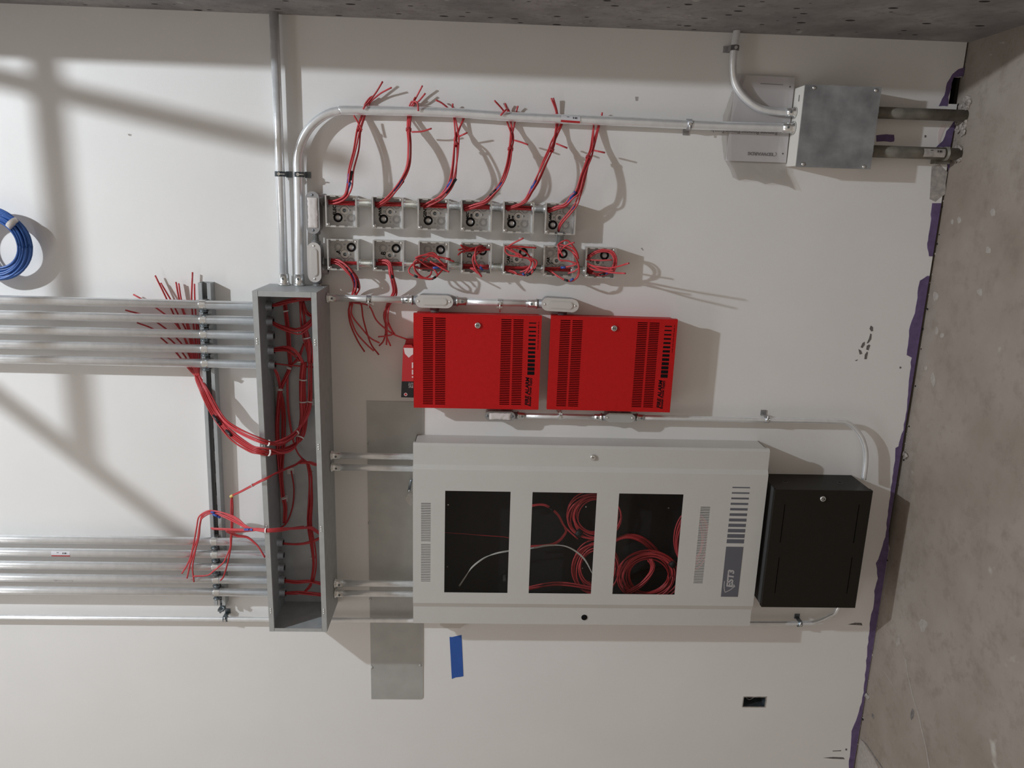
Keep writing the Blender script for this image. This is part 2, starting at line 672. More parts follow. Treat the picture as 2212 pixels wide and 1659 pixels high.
rg_ = random.Random(77)
for x, y, w_, h_ in ((2072, 476, 5, 8), (2057, 480, 4, 7), (2146, 460, 7, 9), (2135, 541, 7, 10), (2117, 630, 7, 10), (2021, 640, 7, 12), (2016, 822, 6, 17), (2024, 715, 4, 9), (2035, 724, 5, 7), (1995, 1350, 11, 17), (1940, 1387, 5, 11), (2000, 795, 4, 6), (2140, 118, 5, 3), (2165, 92, 8, 3)):
    pts = [(x + math.cos(k * .7) * w_ * rg_.uniform(.6, 1.1), y + math.sin(k * .7) * h_ * rg_.uniform(.6, 1.1)) for k in range(9)]
    floor_mark('plaster_splat', pts, M_splat)


def streak(name, line, w_, m):
    n = len(line)
    L_ = [(x - w_ * rg_.uniform(.3, 1), y) for x, y in line]
    R_ = [(x + w_ * rg_.uniform(.3, 1), y) for x, y in reversed(line)]
    mb = MB()
    P_ = [UF(*p) + Vector((0, 0, .0006)) for p in L_ + R_]
    for i in range(n - 1):
        mb.quad(P_[i], P_[i + 1], P_[2 * n - 2 - i], P_[2 * n - 1 - i])
    return obj(name, mb, m, floor)


streak('scratch', [(1956, 1422), (1962, 1460), (1972, 1505), (1984, 1543), (1992, 1580), (2000, 1612), (2008, 1660)], 1.6, M_splat)
streak('scratch', [(1910, 1450), (1924, 1473), (1937, 1496)], 1.0, M_splat)
streak('crack', [(1862, 1598), (1872, 1608), (1881, 1621), (1893, 1640), (1901, 1650), (1912, 1668)], 1.8, M_smudge)
floor_mark('plaster_splat', [(1858, 1596), (1866, 1604), (1874, 1618), (1886, 1634), (1896, 1655), (1900, 1675), (1850, 1675), (1853, 1635)], M_splat)
floor_mark('dirt_smudge', [(1971, 1530), (1975, 1536), (1974, 1548), (1969, 1556), (1966, 1548), (1968, 1538)], M_smudge)
floor_mark('dirt_smudge', [(1884, 1540), (1889, 1546), (1888, 1554), (1883, 1548)], M_smudge)

# outlet box in its cut-out
o = thing('outlet_box', (-1.952, 0, -1.13), 'small recessed steel outlet box cut into the painted wall near the floor', 'box')
x0, x1, z0, z1 = OUT
mb = MB()
mb.box(x0, x1, .062, .060, z0, z1)
for q in ((x0, x0 + .002, z0, z1), (x1 - .002, x1, z0, z1), (x0, x1, z0, z0 + .002), (x0, x1, z1 - .002, z1)):
    mb.box(q[0], q[1], .060, .001, q[2], q[3])
obj('box_shell', mb, M_darkzinc, o)
mb = MB()
for q in ((x0 - .002, x0 + .002, z0, z1), (x1 - .002, x1 + .002, z0, z1), (x0 - .002, x1 + .002, z0 - .003, z0 + .001), (x0, x1, z1 - .001, z1 + .003)):
    mb.box(q[0], q[1], .004, -.0006, q[2], q[3])
obj('torn_rim', mb, M_gypsum, o)
for i in range(2):
    strand('wire', [(x1 - .012, .055, z0 + .02 + .012 * i), (x1 - .012, .02, z0 + .04), (x1 - .02 - .01 * i, .025, z1 - .03), (x1 - .012, .05, z1 - .012)], .0016, M_gypsum if i else M_blacktape, o)

# ------------------------------------------------------------------ wireway (open trough)
WX0, WX1, WZ0, WZ1, WD = -1.521, -.314, .5285, .7305, .205
o = thing('wireway', ((WX0 + WX1) / 2, 0, WZ0), 'long open grey steel wireway trough full of red cables across the wall', 'wireway')
g = .002
mb = MB().box(WX0, WX1, -.0004, -.003, WZ0, WZ1)
obj('back_panel', mb, M_way_in, o)
obj('side_panel', MB().box(WX0, WX1, -.003, -WD, WZ1 - g, WZ1), M_way, o)
obj('side_panel', MB().box(WX0, WX1, -.003, -WD, WZ0, WZ0 + g), M_way, o)
obj('end_panel', MB().box(WX1 - g, WX1, -.003, -WD, WZ0 + g, WZ1 - g), M_way, o)
obj('end_panel', MB().box(WX0, WX0 + g, -.003, -WD, WZ0 + g, WZ1 - g), M_way, o)
obj('lip', MB().box(WX0, WX1, -WD, -WD - .0015, WZ1 - .017, WZ1).box(WX0, WX1, -WD, -WD + .012, WZ1 - .0172, WZ1 - .0155), M_lip, o)
obj('lip', MB().box(WX0, WX1, -WD, -WD - .0015, WZ0, WZ0 + .017).box(WX0, WX1, -WD, -WD + .012, WZ0 + .0155, WZ0 + .0172), M_lip, o)
obj('lip', MB().box(WX1 - .017, WX1, -WD, -WD - .001, WZ0 + .018, WZ1 - .018), M_lip, o)
obj('lip', MB().box(WX0, WX0 + .013, -WD, -WD - .001, WZ0 + .018, WZ1 - .018), M_lip, o)
for z in (WZ1 - .0085, WZ0 + .0085):
    for x in (-.476, -.83, -1.126, -1.44):
        mb = MB()
        for dx in (-.008, 0, .008):
            mb.dome((x + dx, -WD - .0015, z), .0032, .0018, 10)
        obj('cover_screw', mb, M_zinc, o)
for p in ((-.318, -.06, .535), (-.318, -.012, .535)):
    obj('rivet', MB().dome((WX1, p[1], p[2]), .004, .002, 10, Vector((1, 0, 0))), M_zinc, o)


# ------------------------------------------------------------------ conduit helpers
def connector(parent, p, t, r, m=None, L=.03):
    """set-screw connector: sleeve, flared rim and screw, from p along t (towards the tube)"""
    p, t = Vector(p), Vector(t).normalized()
    mb = MB()
    mb.tube([p, p + t * .004, p + t * .006, p + t * .012, p + t * L], [r + .006, r + .006, r + .0035, r + .0022, r + .0022], 20)
    c = obj('connector', mb, m or M_zinc, parent)
    s = Vector((0, -1, 0))
    mb = MB()
    q = p + t * (L * .6) + s * (r + .0022)
    mb.cyl(q, q + s * .0025, .004, 8)
    obj('set_screw', mb, M_darkzinc, c)
    return c


def bushing(parent, p, t, r):
    p, t = Vector(p), Vector(t).normalized()
    mb = MB()
    mb.ring(p, p + t * .007, r * .7, r + .004, 8)
    mb.ring(p + t * .007, p + t * .02, r * .7, r + .0015, 16)
    return obj('bushing', mb, M_zinc if r > .02 else M_cast, parent)


def conduit(label, pts, r, m=None, k=8, n=18, name='conduit', group=None, cat='conduit'):
    mb = MB()
    c = spline(pts, k) if len(pts) > 2 else [Vector(p) for p in pts]
    mb.tube(c, r, n)
    o = obj(name, mb, m or M_emt)
    return tag(o, label, cat, group)


def sticker(parent, a, b, r, redside=1, second=None):
    """paper label wrapped on a conduit from a to b: white upper band, red lower band"""
    a, b = Vector(a), Vector(b)
    t = (b - a).normalized()
    s = t.cross(Vector((0, -1, 0)))
    mb = MB()
    for cur, g0, g1 in ((0, -.75, .25), (1, .25, .7)):
        mb.cur = cur
        for i in range(5):
            q = []
            for gg in (g0 + (g1 - g0) * i / 5, g0 + (g1 - g0) * (i + 1) / 5):
                d = s * math.sin(gg) * redside + Vector((0, -1, 0)) * math.cos(gg)
                q.append(d * (r + .0006))
            mb.quad(a + q[0], a + q[1], b + q[1], b + q[0])
    mb.cur = 2
    for f0, f1 in ((.62, .66), (.69, .71), (.74, .8), (.83, .85), (.3, .42)):
        d0 = s * math.sin(-.45) * redside + Vector((0, -1, 0)) * math.cos(-.45)
        d1 = s * math.sin(-.1) * redside + Vector((0, -1, 0)) * math.cos(-.1)
        if f0 < .5:
            d1 = d0 * .7 + d1 * .3
        mb.quad(a + (b - a) * f0 + d0 * (r + .0011), a + (b - a) * f0 + d1 * (r + .0011), a + (b - a) * f1 + d1 * (r + .0011), a + (b - a) * f1 + d0 * (r + .0011))
    return obj('sticker', mb, [M_gypsum if second else M_paper, second or M_cartonred, M_black], parent)


r1, r34, r12 = .0148, .0117, .009
# five conduits dropping into the top of the wireway at its right end, five at its left end, one thin one beside
ordn = ['first', 'second', 'third', 'fourth', 'fifth']
GX = [-.384 - .0505 * i for i in range(5)]
KX = [-1.2495 - .0508 * i for i in range(5)]
DG = .057
for i, x in enumerate(GX):
    c = conduit('straight galvanized conduit on the strut, %s from the right in the right-hand row of five' % ordn[i] if i else
                'straight galvanized conduit on the strut, rightmost of the right-hand row of five',
                [(x, -DG, WZ1 + .0005), (x, -DG, 2.9)], r1, n=20)
    bushing(c, (x, -DG, WZ1 - g), (0, 0, -1), r1)
for i, x in enumerate(KX):
    c = conduit(['straight galvanized conduit on the strut, first of the left-hand row of five from the right',
                 'straight galvanized conduit with a white and red sticker in the left-hand row of five',
                 'straight galvanized conduit in the middle of the left-hand row of five',
                 'straight galvanized conduit with a torn white sticker, fourth in the left-hand row',
                 'straight galvanized conduit on the strut, leftmost of the left-hand row of five'][i],
                [(x, -DG, WZ1 + .0005), (x, -DG, 2.9)], r1, n=20)
    bushing(c, (x, -DG, WZ1 - g), (0, 0, -1), r1)
    if i == 1:
        a, b = U(115, 1191, DG), U(155, 1192, DG)
        sticker(c, (x, -DG, a.z), (x, -DG, b.z), r1, 1)
    if i == 3:
        a, b = U(120, 1249, DG), U(161, 1249, DG)
        mb = MB()
        for j in range(6):
            f0, f1 = j / 6, (j + 1) / 6
            w0 = R.uniform(.004, .007)
            z_a, z_b = a.z + (b.z - a.z) * f0, a.z + (b.z - a.z) * f1
            mb.box(x - .006, x - .006 + w0, -DG - r1 * .9, -DG - r1 - .0008, min(z_a, z_b), max(z_a, z_b))
        obj('sticker', mb, M_gypsum, c)
xt = -1.5795
c = conduit('thin conduit running down the wall left of the wireway and curving into the black cabinet',
            [(xt, -.03, 2.9), (xt, -.03, 1.5), (xt, -.03, 0), (xt, -.03, -1.0)] + px([(1735, 1346), (1762, 1344), (1789, 1333), (1807, 1320)], None, .03)
            + [Vector((-1.438, -.03, U(1822, 1306, .03).z))], r12, n=14)

# pairs of conduits between wireway and grey panel
for i, (y, nm) in enumerate(((986.6, 'right one of the right-hand pair'), (1012, 'left one of the right-hand pair'), (1261.5, 'right one of the left-hand pair'), (1283, 'left one of the left-hand pair'))):
    p, q = U(725, y + (1 if i < 2 else 3), .06), U(892, y, .06)
    c = conduit('short conduit from wireway down to grey panel, ' + nm, [(q.x, -.06, WZ0 - .0005), (q.x, -.06, .2325)], r34)
    connector(c, (q.x, -.06, WZ0 - .0005), (0, 0, -1), r34, L=.034)

# two conduits on the right wall end of the wireway
a, b = U(593, 29, .033), U(613, 597, .033)
c = conduit('straight conduit running sideways from the wireway end into the concrete', [(.545, -.033, .671), (WX1 + .0005, -.033, .673)], r1, n=20)
connector(c, (WX1 + .0005, -.033, .673), (1, 0, 0), r1, L=.038)
D4 = .033
pts = [(WX1 + .0005, -D4, .622), (-.2, -D4, .620)] + [U(x, y, D4) for x, y in ((646, 480), (644, 385), (643, 349), (647, 322), (658, 293), (676, 268), (704, 247), (732, 239), (759, 238))]
pts += [U(x, y, D4) for x, y in ((960, 242.5), (1121, 253), (1340, 262), (1520, 270.5))] + [U(1712, 276.5, D4 + .004)]
pts[-1].z = -1.0105
c = conduit('long conduit bending from the wireway end down to the galvanized junction box', pts, r1, n=20, k=7)
connector(c, (WX1 + .0005, -D4, .622), (1, 0, 0), r1, L=.038)
connector(c, pts[-1], (0, 0, 1), r1, L=.04)
a, b = U(1211, 257, D4), U(1252, 260, D4)
sticker(c, a + Vector((0, -.0006, 0)), b + Vector((0, -.0006, 0)), r1 + .001, 1)
pts = [U(1591.5, 68, .03)] + [U(x, y, .03) for x, y in ((1590, 78), (1586, 106), (1583.5, 138), (1585, 167), (1592.5, 189), (1610, 212), (1637, 232), (1664, 239.5), (1697, 242.5))] + [U(1712, 243, .034)]
pts[0].x = .54
pts[-1].z = -1.0105
c = conduit('dark thin conduit curving from the concrete pier into the galvanized junction box', pts, r34)
connector(c, pts[-1], (0, 0, 1), r34, L=.03)

# ------------------------------------------------------------------ strut channel
A_, B_ = Vector((-.313, 0, .938)), Vector((-1.517, 0, .959))
u = (B_ - A_).normalized()
v = Vector((u.z, 0, -u.x))
if v.z < 0:
    v = -v
X = Matrix((u, Vector((0, 1, 0)), v)).transposed().to_4x4()
X.translation = A_
L_ = (B_ - A_).length
o = thing('strut_channel', (A_ + B_) / 2 + Vector((0, 0, -.02)), 'long grey slotted strut channel fixed across the wall behind both conduit rows', 'strut')
w = .0206
mb = MB()
mb.box(0, L_, -.0002, -.003, -w, w, X)
mb.box(0, L_, -.003, -.041, w - .003, w, X)
mb.box(0, L_, -.003, -.041, -w, -w + .003, X)
mb.box(0, L_, -.0385, -.041, w - .010, w - .003, X)
mb.box(0, L_, -.0385, -.041, -w + .003, -w + .010, X)
mb.box(0, L_, -.033, -.041, w - .012, w - .010, X)
mb.box(0, L_, -.033, -.041, -w + .010, -w + .012, X)
obj('channel', mb, M_way, o)
for k in range(14):
    s0 = .05 + k * .085
    obj('slot', MB().box(s0, s0 + .05, -.003, -.0034, -.007, .007, X), M_dark, o)


def strut_clamp(x, n):
    """two-piece clamp holding one conduit to the strut"""
    z = .948 - (x + .9) * .0175
    t = thing('strut_clamp', (x, -.041, z), n, 'clamp', 'clamps on the strut')
    mb = MB()
    k = 14
    pts = []
    for i in range(k + 1):
        a = math.pi * (i / k)
        pts.append((math.cos(a) * (r1 + .0012), -DG - math.sin(a) * (r1 + .0012)))
    prof = [(r1 + .0012, -.034)] + pts + [(-r1 - .0012, -.034)]
    for (ax, ay), (bx, by) in zip(prof, prof[1:]):
        mb.quad((x + ax, ay, z - .010), (x + bx, by, z - .010), (x + bx, by, z + .010), (x + ax, ay, z + .010))
        s_ = 1.09
        mb.quad((x + ax * s_, ay - .0012, z + .010), (x + bx * s_, by - .0012, z + .010), (x + bx * s_, by - .0012, z - .010), (x + ax * s_, ay - .0012, z - .010))
    for dz in (-.010, .010):
        for (ax, ay), (bx, by) in zip(prof, prof[1:]):
            mb.quad((x + ax, ay, z + dz), (x + bx, by, z + dz), (x + bx * 1.09, by - .0012, z + dz), (x + ax * 1.09, ay - .0012, z + dz))
    obj('clamp_band', mb, M_zinc, t)
    mb = MB()
    mb.box(x - r1 - .009, x - r1 + .001, -DG - r1 + .004, -DG - r1 + .0065, z - .011, z + .011)
    mb.box(x - r1 - .009, x - r1 - .0065, -.040, -DG - r1 + .005, z - .010, z + .010)
    obj('clamp_ear', mb, M_darkzinc, t)
    mb = MB()
    mb.tube([(x - r1 - .005, -DG - r1 + .004, z + .012), (x - r1 - .005, -DG - r1 - .004, z), (x - r1 - .005, -DG - r1 + .002, z - .012)], .0028, 8)
    mb.cyl((x - r1 - .005, -DG - r1 + .002, z), (x - r1 - .005, -DG - r1 - .003, z), .006, 6)
    obj('clamp_bolt', mb, M_darkzinc, t)


for i, x in enumerate(GX):
    strut_clamp(x, 'zinc strut clamp around the %s conduit from the right in the right-hand row' % ordn[i])
for i, x in enumerate(KX):
    strut_clamp(x, 'zinc strut clamp around the %s conduit from the right in the left-hand row' % ordn[i])
# spring nut dangling at the strut's left end
t = thing('loose_strut_nut', (B_.x - .012, -.02, B_.z), 'loose dark clamp half sticking out of the left end of the strut', 'clamp')
obj('nut_plate', MB().box(B_.x - .03, B_.x + .01, -.012, -.018, B_.z - .012, B_.z + .008).box(B_.x - .03, B_.x - .022, -.012, -.034, B_.z - .01, B_.z + .012), M_darkzinc, t)
obj('nut_bolt', MB().tube([(B_.x - .005, -.02, B_.z + .002), (B_.x - .02, -.03, B_.z - .012), (B_.x - .034, -.034, B_.z + .004)], .004, 8), M_darkzinc, t)


# ------------------------------------------------------------------ one-hole straps
def strap(pos, r, axis, side, label, m=None, bolt=.02, back=True):
    """strap round a conduit at pos, ear on `side` (unit vector in the wall plane), bolt along side"""
    p = Vector(pos)
    a, s = Vector(axis), Vector(side)
    m = m or M_darkzinc
    t = thing('pipe_strap', (p.x, 0, p.z), label, 'strap', 'pipe straps')
    mb = MB()
    mb.ring(p - a * .008, p + a * .008, r + .0003, r + .0024, 20)
    obj('strap_band', mb, m, t)
    mb = MB()
    q = p + s * (r + .001)
    lo_, hi_ = -.0005, p.y - .004
    e0, e1 = q - a * .008, q + a * .008 + s * .003
    mb.box(min(e0.x, e1.x), max(e0.x, e1.x), hi_, lo_, min(e0.z, e1.z), max(e0.z, e1.z))
    e0, e1 = q - a * .010 - s * .004, q + a * .010 + s * .016
    mb.box(min(e0.x, e1.x), max(e0.x, e1.x), -.003, lo_, min(e0.z, e1.z), max(e0.z, e1.z))
    obj('strap_ear', mb, m, t)
    mb = MB()
    f = p + Vector((0, -r - .0015, 0))
    mb.cyl(f + Vector((0, .002, 0)), f + Vector((0, -.003, 0)), .0055, 6)
    if bolt:
        mb.tube([f - s * .004, f + s * (r + bolt)], .0022, 8)
    obj('strap_bolt', mb, M_zinc, t)
    return t


p = U(608, 376, .033)
strap((p.x, -.033, .672), r1, (1, 0, 0), (0, 0, -1), 'dark pipe strap on the straight sideways conduit above the oval fittings', bolt=.004)
p = U(646, 377, D4)
strap((p.x, -D4, p.z), r1, (1, 0, 0), (0, 0, -1), 'dark pipe strap on the bending conduit beside the topmost oval fitting', bolt=.004)
p = U(1488, 268.5, D4)
strap(p, r1, (0, 0, 1), (-1, 0, 0), 'pipe strap on the long conduit just above the paper manual', M_cast, bolt=.004)
p = U(1587, 104, .03)
strap(p, r34, (1, 0, 0), (0, 0, 1), 'pipe strap on the dark curving conduit next to the concrete pier', M_cast, bolt=0)
p = U(487, 1334, .03)
strap((xt, -.03, p.z), r12, (0, 0, 1), (1, 0, 0), 'teal-grey pipe strap on the thin conduit left of the strut', bolt=.004)
p = U(1727, 1346, .03)
strap((xt, -.03, p.z), r12, (0, 0, 1), (1, 0, 0), 'dark pipe strap on the thin conduit beside the black cabinet', bolt=.004)

# ------------------------------------------------------------------ square junction boxes
BXS = [(.473, -.064), (.3205, -.0645), (.1705, -.065), (.028, -.0655), (-.112, -.0665), (-.252, -.067)]
BXL = [(.4705, -.2055), (.319, -.205), (.168, -.205), (.0255, -.205), (-.115, -.2065), (-.252, -.2075), (-.395, -.2085)]
HB, DB = .0508, .054
_cache = {}


def part_local(key, name, make, m, parent):
    """part at its parent's origin; the mesh is shared between alike things"""
    if key not in _cache:
        mb = make()
        me = bpy.data.meshes.new(name)
        me.from_pydata([tuple(v) for v in mb.v], [], mb.f)
        me.materials.append(m)
        me.polygons.foreach_set('use_smooth', mb.sm)
        _cache[key] = me
    o = bpy.data.objects.new(name, _cache[key])
    COL.objects.link(o)
    o.parent = parent
    return o


def shell_mb():
    m = MB()
    g = .0018
    m.box(-HB, HB, -.0004, -.0022, -HB, HB)
    for q in ((-HB, -HB + g, -HB, HB), (HB - g, HB, -HB, HB), (-HB + g, HB - g, -HB, -HB + g), (-HB + g, HB - g, HB - g, HB)):
        m.box(q[0], q[1], -.0022, -DB, q[2], q[3])
    # rolled rim with a broken inner edge
    for q in ((-HB, HB, HB - .004, HB + .001), (-HB, HB, -HB - .001, -HB + .004)):
        m.box(q[0], q[1], -DB + .003, -DB - .0006, q[2], q[3])
    for k in range(3):
        a = -HB + .012 + k * .028
        m.box(HB - .005, HB + .001, -DB + .002, -DB - .0006, a, a + .018)
        m.box(-HB - .001, -HB + .005, -DB + .002, -DB - .0006, a, a + .018)
    return m


def ring_ko(cx, cz, r, dbl):
    def f():
        m = MB()
        m.ring((cx, -.0022, cz), (cx, -.0034, cz), r - .0018, r, 22)
        m.ring((cx, -.0022, cz), (cx, -.0032, cz), r * (.62 if dbl else .70), r * (.74 if dbl else .80), 20)
        m.dome((cx + r * .8, -.0022, cz - r * .8), .0022, .0012, 8)
        return m
    return f


def cup_ko(cx, cz, r):
    def f():
        m = MB()
        m.ring((cx, -.0022, cz), (cx, -.0036, cz), r, r + .0016, 22)
        m.tube([(cx, -.0023, cz), (cx, -.0026, cz)], r, 22)
        return m
    return f


def cup_center(cx, cz, r):
    def f():
        m = MB()
        m.tube([(cx, -.0024, cz), (cx, -.0042, cz), (cx, -.0062, cz)], [r * .74, r * .58, r * .30], 18)
        m.ring((cx, -.0062, cz), (cx, -.0072, cz), r * .16, r * .30, 14)
        return m
    return f


def junction_box(x, z, label, flip, name_group):
    o = thing('junction_box', (x, 0, z), label, 'junction box', name_group)
    if flip:
        o.rotation_euler = (0, math.pi, 0)
    part_local('shell', 'box_shell', shell_mb, M_steelbox, o)
    part_local('inback', 'back_plate', lambda: MB().box(-HB + .002, HB - .002, -.0021, -.0024, -HB + .002, HB - .002), M_inbox, o)
    # seen from in front: photo-right is -z, photo-up is +x
    part_local('k1', 'knockout', ring_ko(.026, .018, .0135, False), M_cast, o)
    part_local('k2', 'knockout', ring_ko(.026, -.024, .0135, False), M_cast, o)
    part_local('k3', 'knockout', ring_ko(-.022, -.024, .0135, True), M_cast, o)
    part_local('k4', 'punched_hub', cup_ko(-.022, .020, .0138), M_dark, o)
    part_local('k5', 'hub_cone', cup_center(-.022, .020, .0138), M_steelbox, o)
    part_local('k6', 'center_disc', lambda: MB().tube([(.002, -.0023, -.002), (.002, -.0032, -.002), (.002, -.0034, -.002)], [.0155, .0155, .013], 22), M_steelbox, o)
    part_local('k7', 'mounting_screw', lambda: MB().tube([(.002, -.0034, -.002), (.002, -.006, -.002), (.002, -.007, -.002)], [.006, .0058, .003], 12), M_darkzinc, o)

    def dots():
        m = MB()
        for a, b, r in ((.003, .017, .003), (.003, -.021, .003), (.022, -.003, .003), (-.018, -.003, .0018), (-.031, -.003, .003), (-.040, -.012, .0012)):
            m.ring((a, -.0024, b), (a, -.0028, b), r * .55, r, 10)
        return m
    part_local('k8', 'small_holes', dots, M_darkzinc, o)

    for key, a, b in (('k9', -1, 1), ('k10', 1, -1)):
        part_local(key, 'cover_screw', lambda: MB().box(a * HB - a * .012, a * HB - a * .002, -DB + .004, -DB + .001, b * HB - b * .012, b * HB - b * .002).tube(
            [(a * HB - a * .007, -DB + .002, b * HB - b * .007), (a * HB - a * .007, -DB - .001, b * HB - b * .007), (a * HB - a * .007, -DB - .0025, b * HB - b * .007)], [.0042, .0042, .002], 10), M_zinc, o)
    return o


def marker(o, x, z, s, size, dx, dz, m=None):
    """hand lettering on the back of a box, reading upright"""
    lines = s.split('\n')
    for i, ln in enumerate(lines):
        t = text('lettering', ln, (x + dx, -.0030, z + dz - i * size * .95), size, M_black, None, bold=.0006, thick=.0002, shear=R.uniform(0, .25))
        t.parent = o
        loc = Vector((dx, -.0030, dz - i * size * .95))
        if o.rotation_euler.y:
            t.location = Vector((-loc.x, loc.y, -loc.z))
            t.rotation_euler = (0, math.pi, 0)
        else:
            t.location = loc


UPL = ['ELEC', 'PWR', 'GEN', 'MSC\nRm', 'Elev\nRm', 'Lobby']
UPN = ['marked ELEC, topmost of the right column of six', 'marked PWR, second from top in the right column', 'marked GEN, third from top in the right column',
       'marked MSC Rm, in the right column of boxes', 'marked Elev Rm, in the right column of boxes', 'marked Lobby, lowest of the right column of six']
for (z, x), s, n in zip(BXS, UPL, UPN):
    o = junction_box(x, z, 'open square steel junction box ' + n, False, 'open square junction boxes')
    marker(o, x, z, s, .0125 if '\n' in s or len(s) > 4 else .0145, -.014, .026)
LOL = ['A', 'B', '', 'D', 'CAR\n 1', 'CAR\n 2', 'S']
LON = ['marked A, topmost of the left column of seven', 'marked B, second from top in the left column', 'with big loop of red cable between boxes B and D',
       'marked D with red cable ends folded inside', 'marked CAR 1 with red cables looping over it', 'marked CAR 2 with a tangle of red cables', 'marked S with long red cable ends, lowest of all']
for (z, x), s, n in zip(BXL, LOL, LON):
    o = junction_box(x, z, 'open square steel junction box ' + n, True, 'open square junction boxes')
    if s:
        marker(o, x, z, s, .022 if len(s) == 1 else .0135, -.002 if len(s) == 1 else -.018, .016 if len(s) == 1 else .026)


def nipple(a, b, label, r=.0135, m=None):
    a, b = Vector(a), Vector(b)
    t = (b - a).normalized()
    o = tag(obj('conduit_nipple', MB().ring(a, b, r * .86, r, 20), m or M_nipple), label, 'fitting', 'short conduit nipples between the boxes')
    for p, s in ((a, 1), (b, -1)):
        mb = MB()
        mb.ring(p, p + t * s * .006, r * .9, r + .003, 8)
        obj('locknut', mb, M_zinc, o)
        mb = MB()
        mb.ring(p - t * s * .0025, p - t * s * .007, r * .86, r + .0025, 16)
        obj('inner_bushing', mb, M_cast, o)
    return o


NX, ND = .029, -.027
for i in range(5):
    (z, x), (z2, x2) = BXS[i], BXS[i + 1]
    nipple((x + NX, ND, z - HB - .0002), (x2 + NX, ND, z2 + HB + .0002), 'bright nipple joining box %s to box %s in the right column' % (UPL[i].split('\n')[0], UPL[i + 1].split('\n')[0]), m=M_nipple if i < 2 else M_zinc)
nm = ['A', 'B', 'the looped box', 'D', 'CAR 1', 'CAR 2', 'S']
for i in range(6):
    (z, x), (z2, x2) = BXL[i], BXL[i + 1]
    nipple((x - NX, ND, z - HB - .0002), (x2 - NX, ND, z2 + HB + .0002), 'bright nipple joining %s to %s in the left column' % (nm[i], nm[i + 1]))
nipple((-.067 - HB - .0002, ND, -.256), (-.2075 + HB + .0002, ND, -.256), 'bright sideways nipple joining the Lobby box to the CAR 2 box', m=M_zinc)


# ------------------------------------------------------------------ oval conduit bodies
def oval(cx, cz, L, W_, axis, seg=12, chamfer=False):
    """outline (x,z) of a stadium of length L along axis"""
    a = Vector((axis[0], axis[1]))
    b = Vector((-a.y, a.x))
    out = []
    if chamfer:
        h, w = L / 2, W_ / 2
        for p, q in ((h, w * .35), (h, -w * .35), (h - w * .8, -w), (-h + w * .8, -w), (-h, -w * .35), (-h, w * .35), (-h + w * .8, w), (h - w * .8, w)):
            out.append((cx + a.x * p + b.x * q, cz + a.y * p + b.y * q))
        return out
    for s in (1, -1):
        for i in range(seg + 1):
            g = math.pi * (i / seg - .5)
            p = s * ((L - W_) / 2 + math.cos(g) * W_ / 2)
            q = s * math.sin(g) * W_ / 2
            out.append((cx + a.x * p + b.x * q, cz + a.y * p + b.y * q))
    return out


def conduit_body(c, L, W_, axis, front, label, cover=None, raised=True, hubs=(), chamfer=False, film=False):
    cx, cz = c
    o = thing('conduit_fitting', (cx, 0, cz), label, 'conduit fitting', 'oval conduit bodies')
    mb = MB()
    mb.slab(oval(cx, cz, L * .93, W_ * .9, axis), -.006, -front + .003)
    for p, t, L2, r in hubs:
        p, t = Vector(p), Vector(t)
        mb.ring(p, p + t * L2, r * .8, r + .003, 12)
    obj('body', mb, M_cast, o)
    mb = MB()
    mb.slab(oval(cx, cz, L, W_, axis, chamfer=chamfer), -front + .003, -front)
    if raised:
        mb.slab(oval(cx, cz, L * .70, W_ * .56, axis), -front, -front - .002)
        mb.slab(oval(cx, cz, L * .66, W_ * .46, axis), -front - .002, -front - .0032)
    cv = obj('cover', mb, cover or M_cover, o)
    for s in (-1, 1):
        p = Vector((cx + axis[0] * s * (L / 2 - W_ * .27), -front, cz + axis[1] * s * (L / 2 - W_ * .27)))
        obj('cover_screw', MB().dome(p, .0042, .002, 10), M_darkzinc if film else M_zinc, o)
    if film:
        mb = MB()
        rg = random.Random(int(abs(cx * 1e4)))
        nx, nz = 16, 6
        grid = []
        for i in range(nx + 1):
            q = (i / nx - .5) * L * .70
            row = []
            for j in range(nz + 1):
                w0 = (j / nz - .5) * W_ * .70 * (1 + rg.uniform(-.08, .08))
                h = -front - .0034 - (rg.uniform(0, .0022) if 0 < i < nx and 0 < j < nz else -.0014)
                row.append(len(mb.v))
                mb.v.append(Vector((cx + axis[0] * q - axis[1] * w0, h, cz + axis[1] * q + axis[0] * w0)))
            grid.append(row)
        for i in range(nx):
            for j in range(nz):
                mb.face((grid[i][j], grid[i + 1][j], grid[i + 1][j + 1], grid[i][j + 1]), True)
        obj('protective_film', mb, M_film, o)
    return o


p1, p2 = U(676, 459.5, .066), U(678.4, 567, .066)
zc = (p1.z + p2.z) / 2
conduit_body((p1.x, zc), .137, .044, (1, 0), .066, 'oval conduit body with a shiny film-covered cover, above the box column marked A', M_cast, True,
             [((p1.x - .062, -.03, zc), (-1, 0, 0), .008, .013), ((p1.x + .045, -.03, zc - .018), (0, 0, -1), .02, .0135)], film=True)
conduit_body((p2.x, zc), .132, .044, (1, 0), .066, 'oval conduit body with a plain grey cover standing against the wireway end', M_cover, True,
             [((p2.x + .060, -.03, zc), (1, 0, 0), .008, .013), ((p2.x - .060, -.03, zc), (-1, 0, 0), .012, .013), ((p2.x - .026, -.03, zc - .018), (0, 0, -1), .02, .0135)])
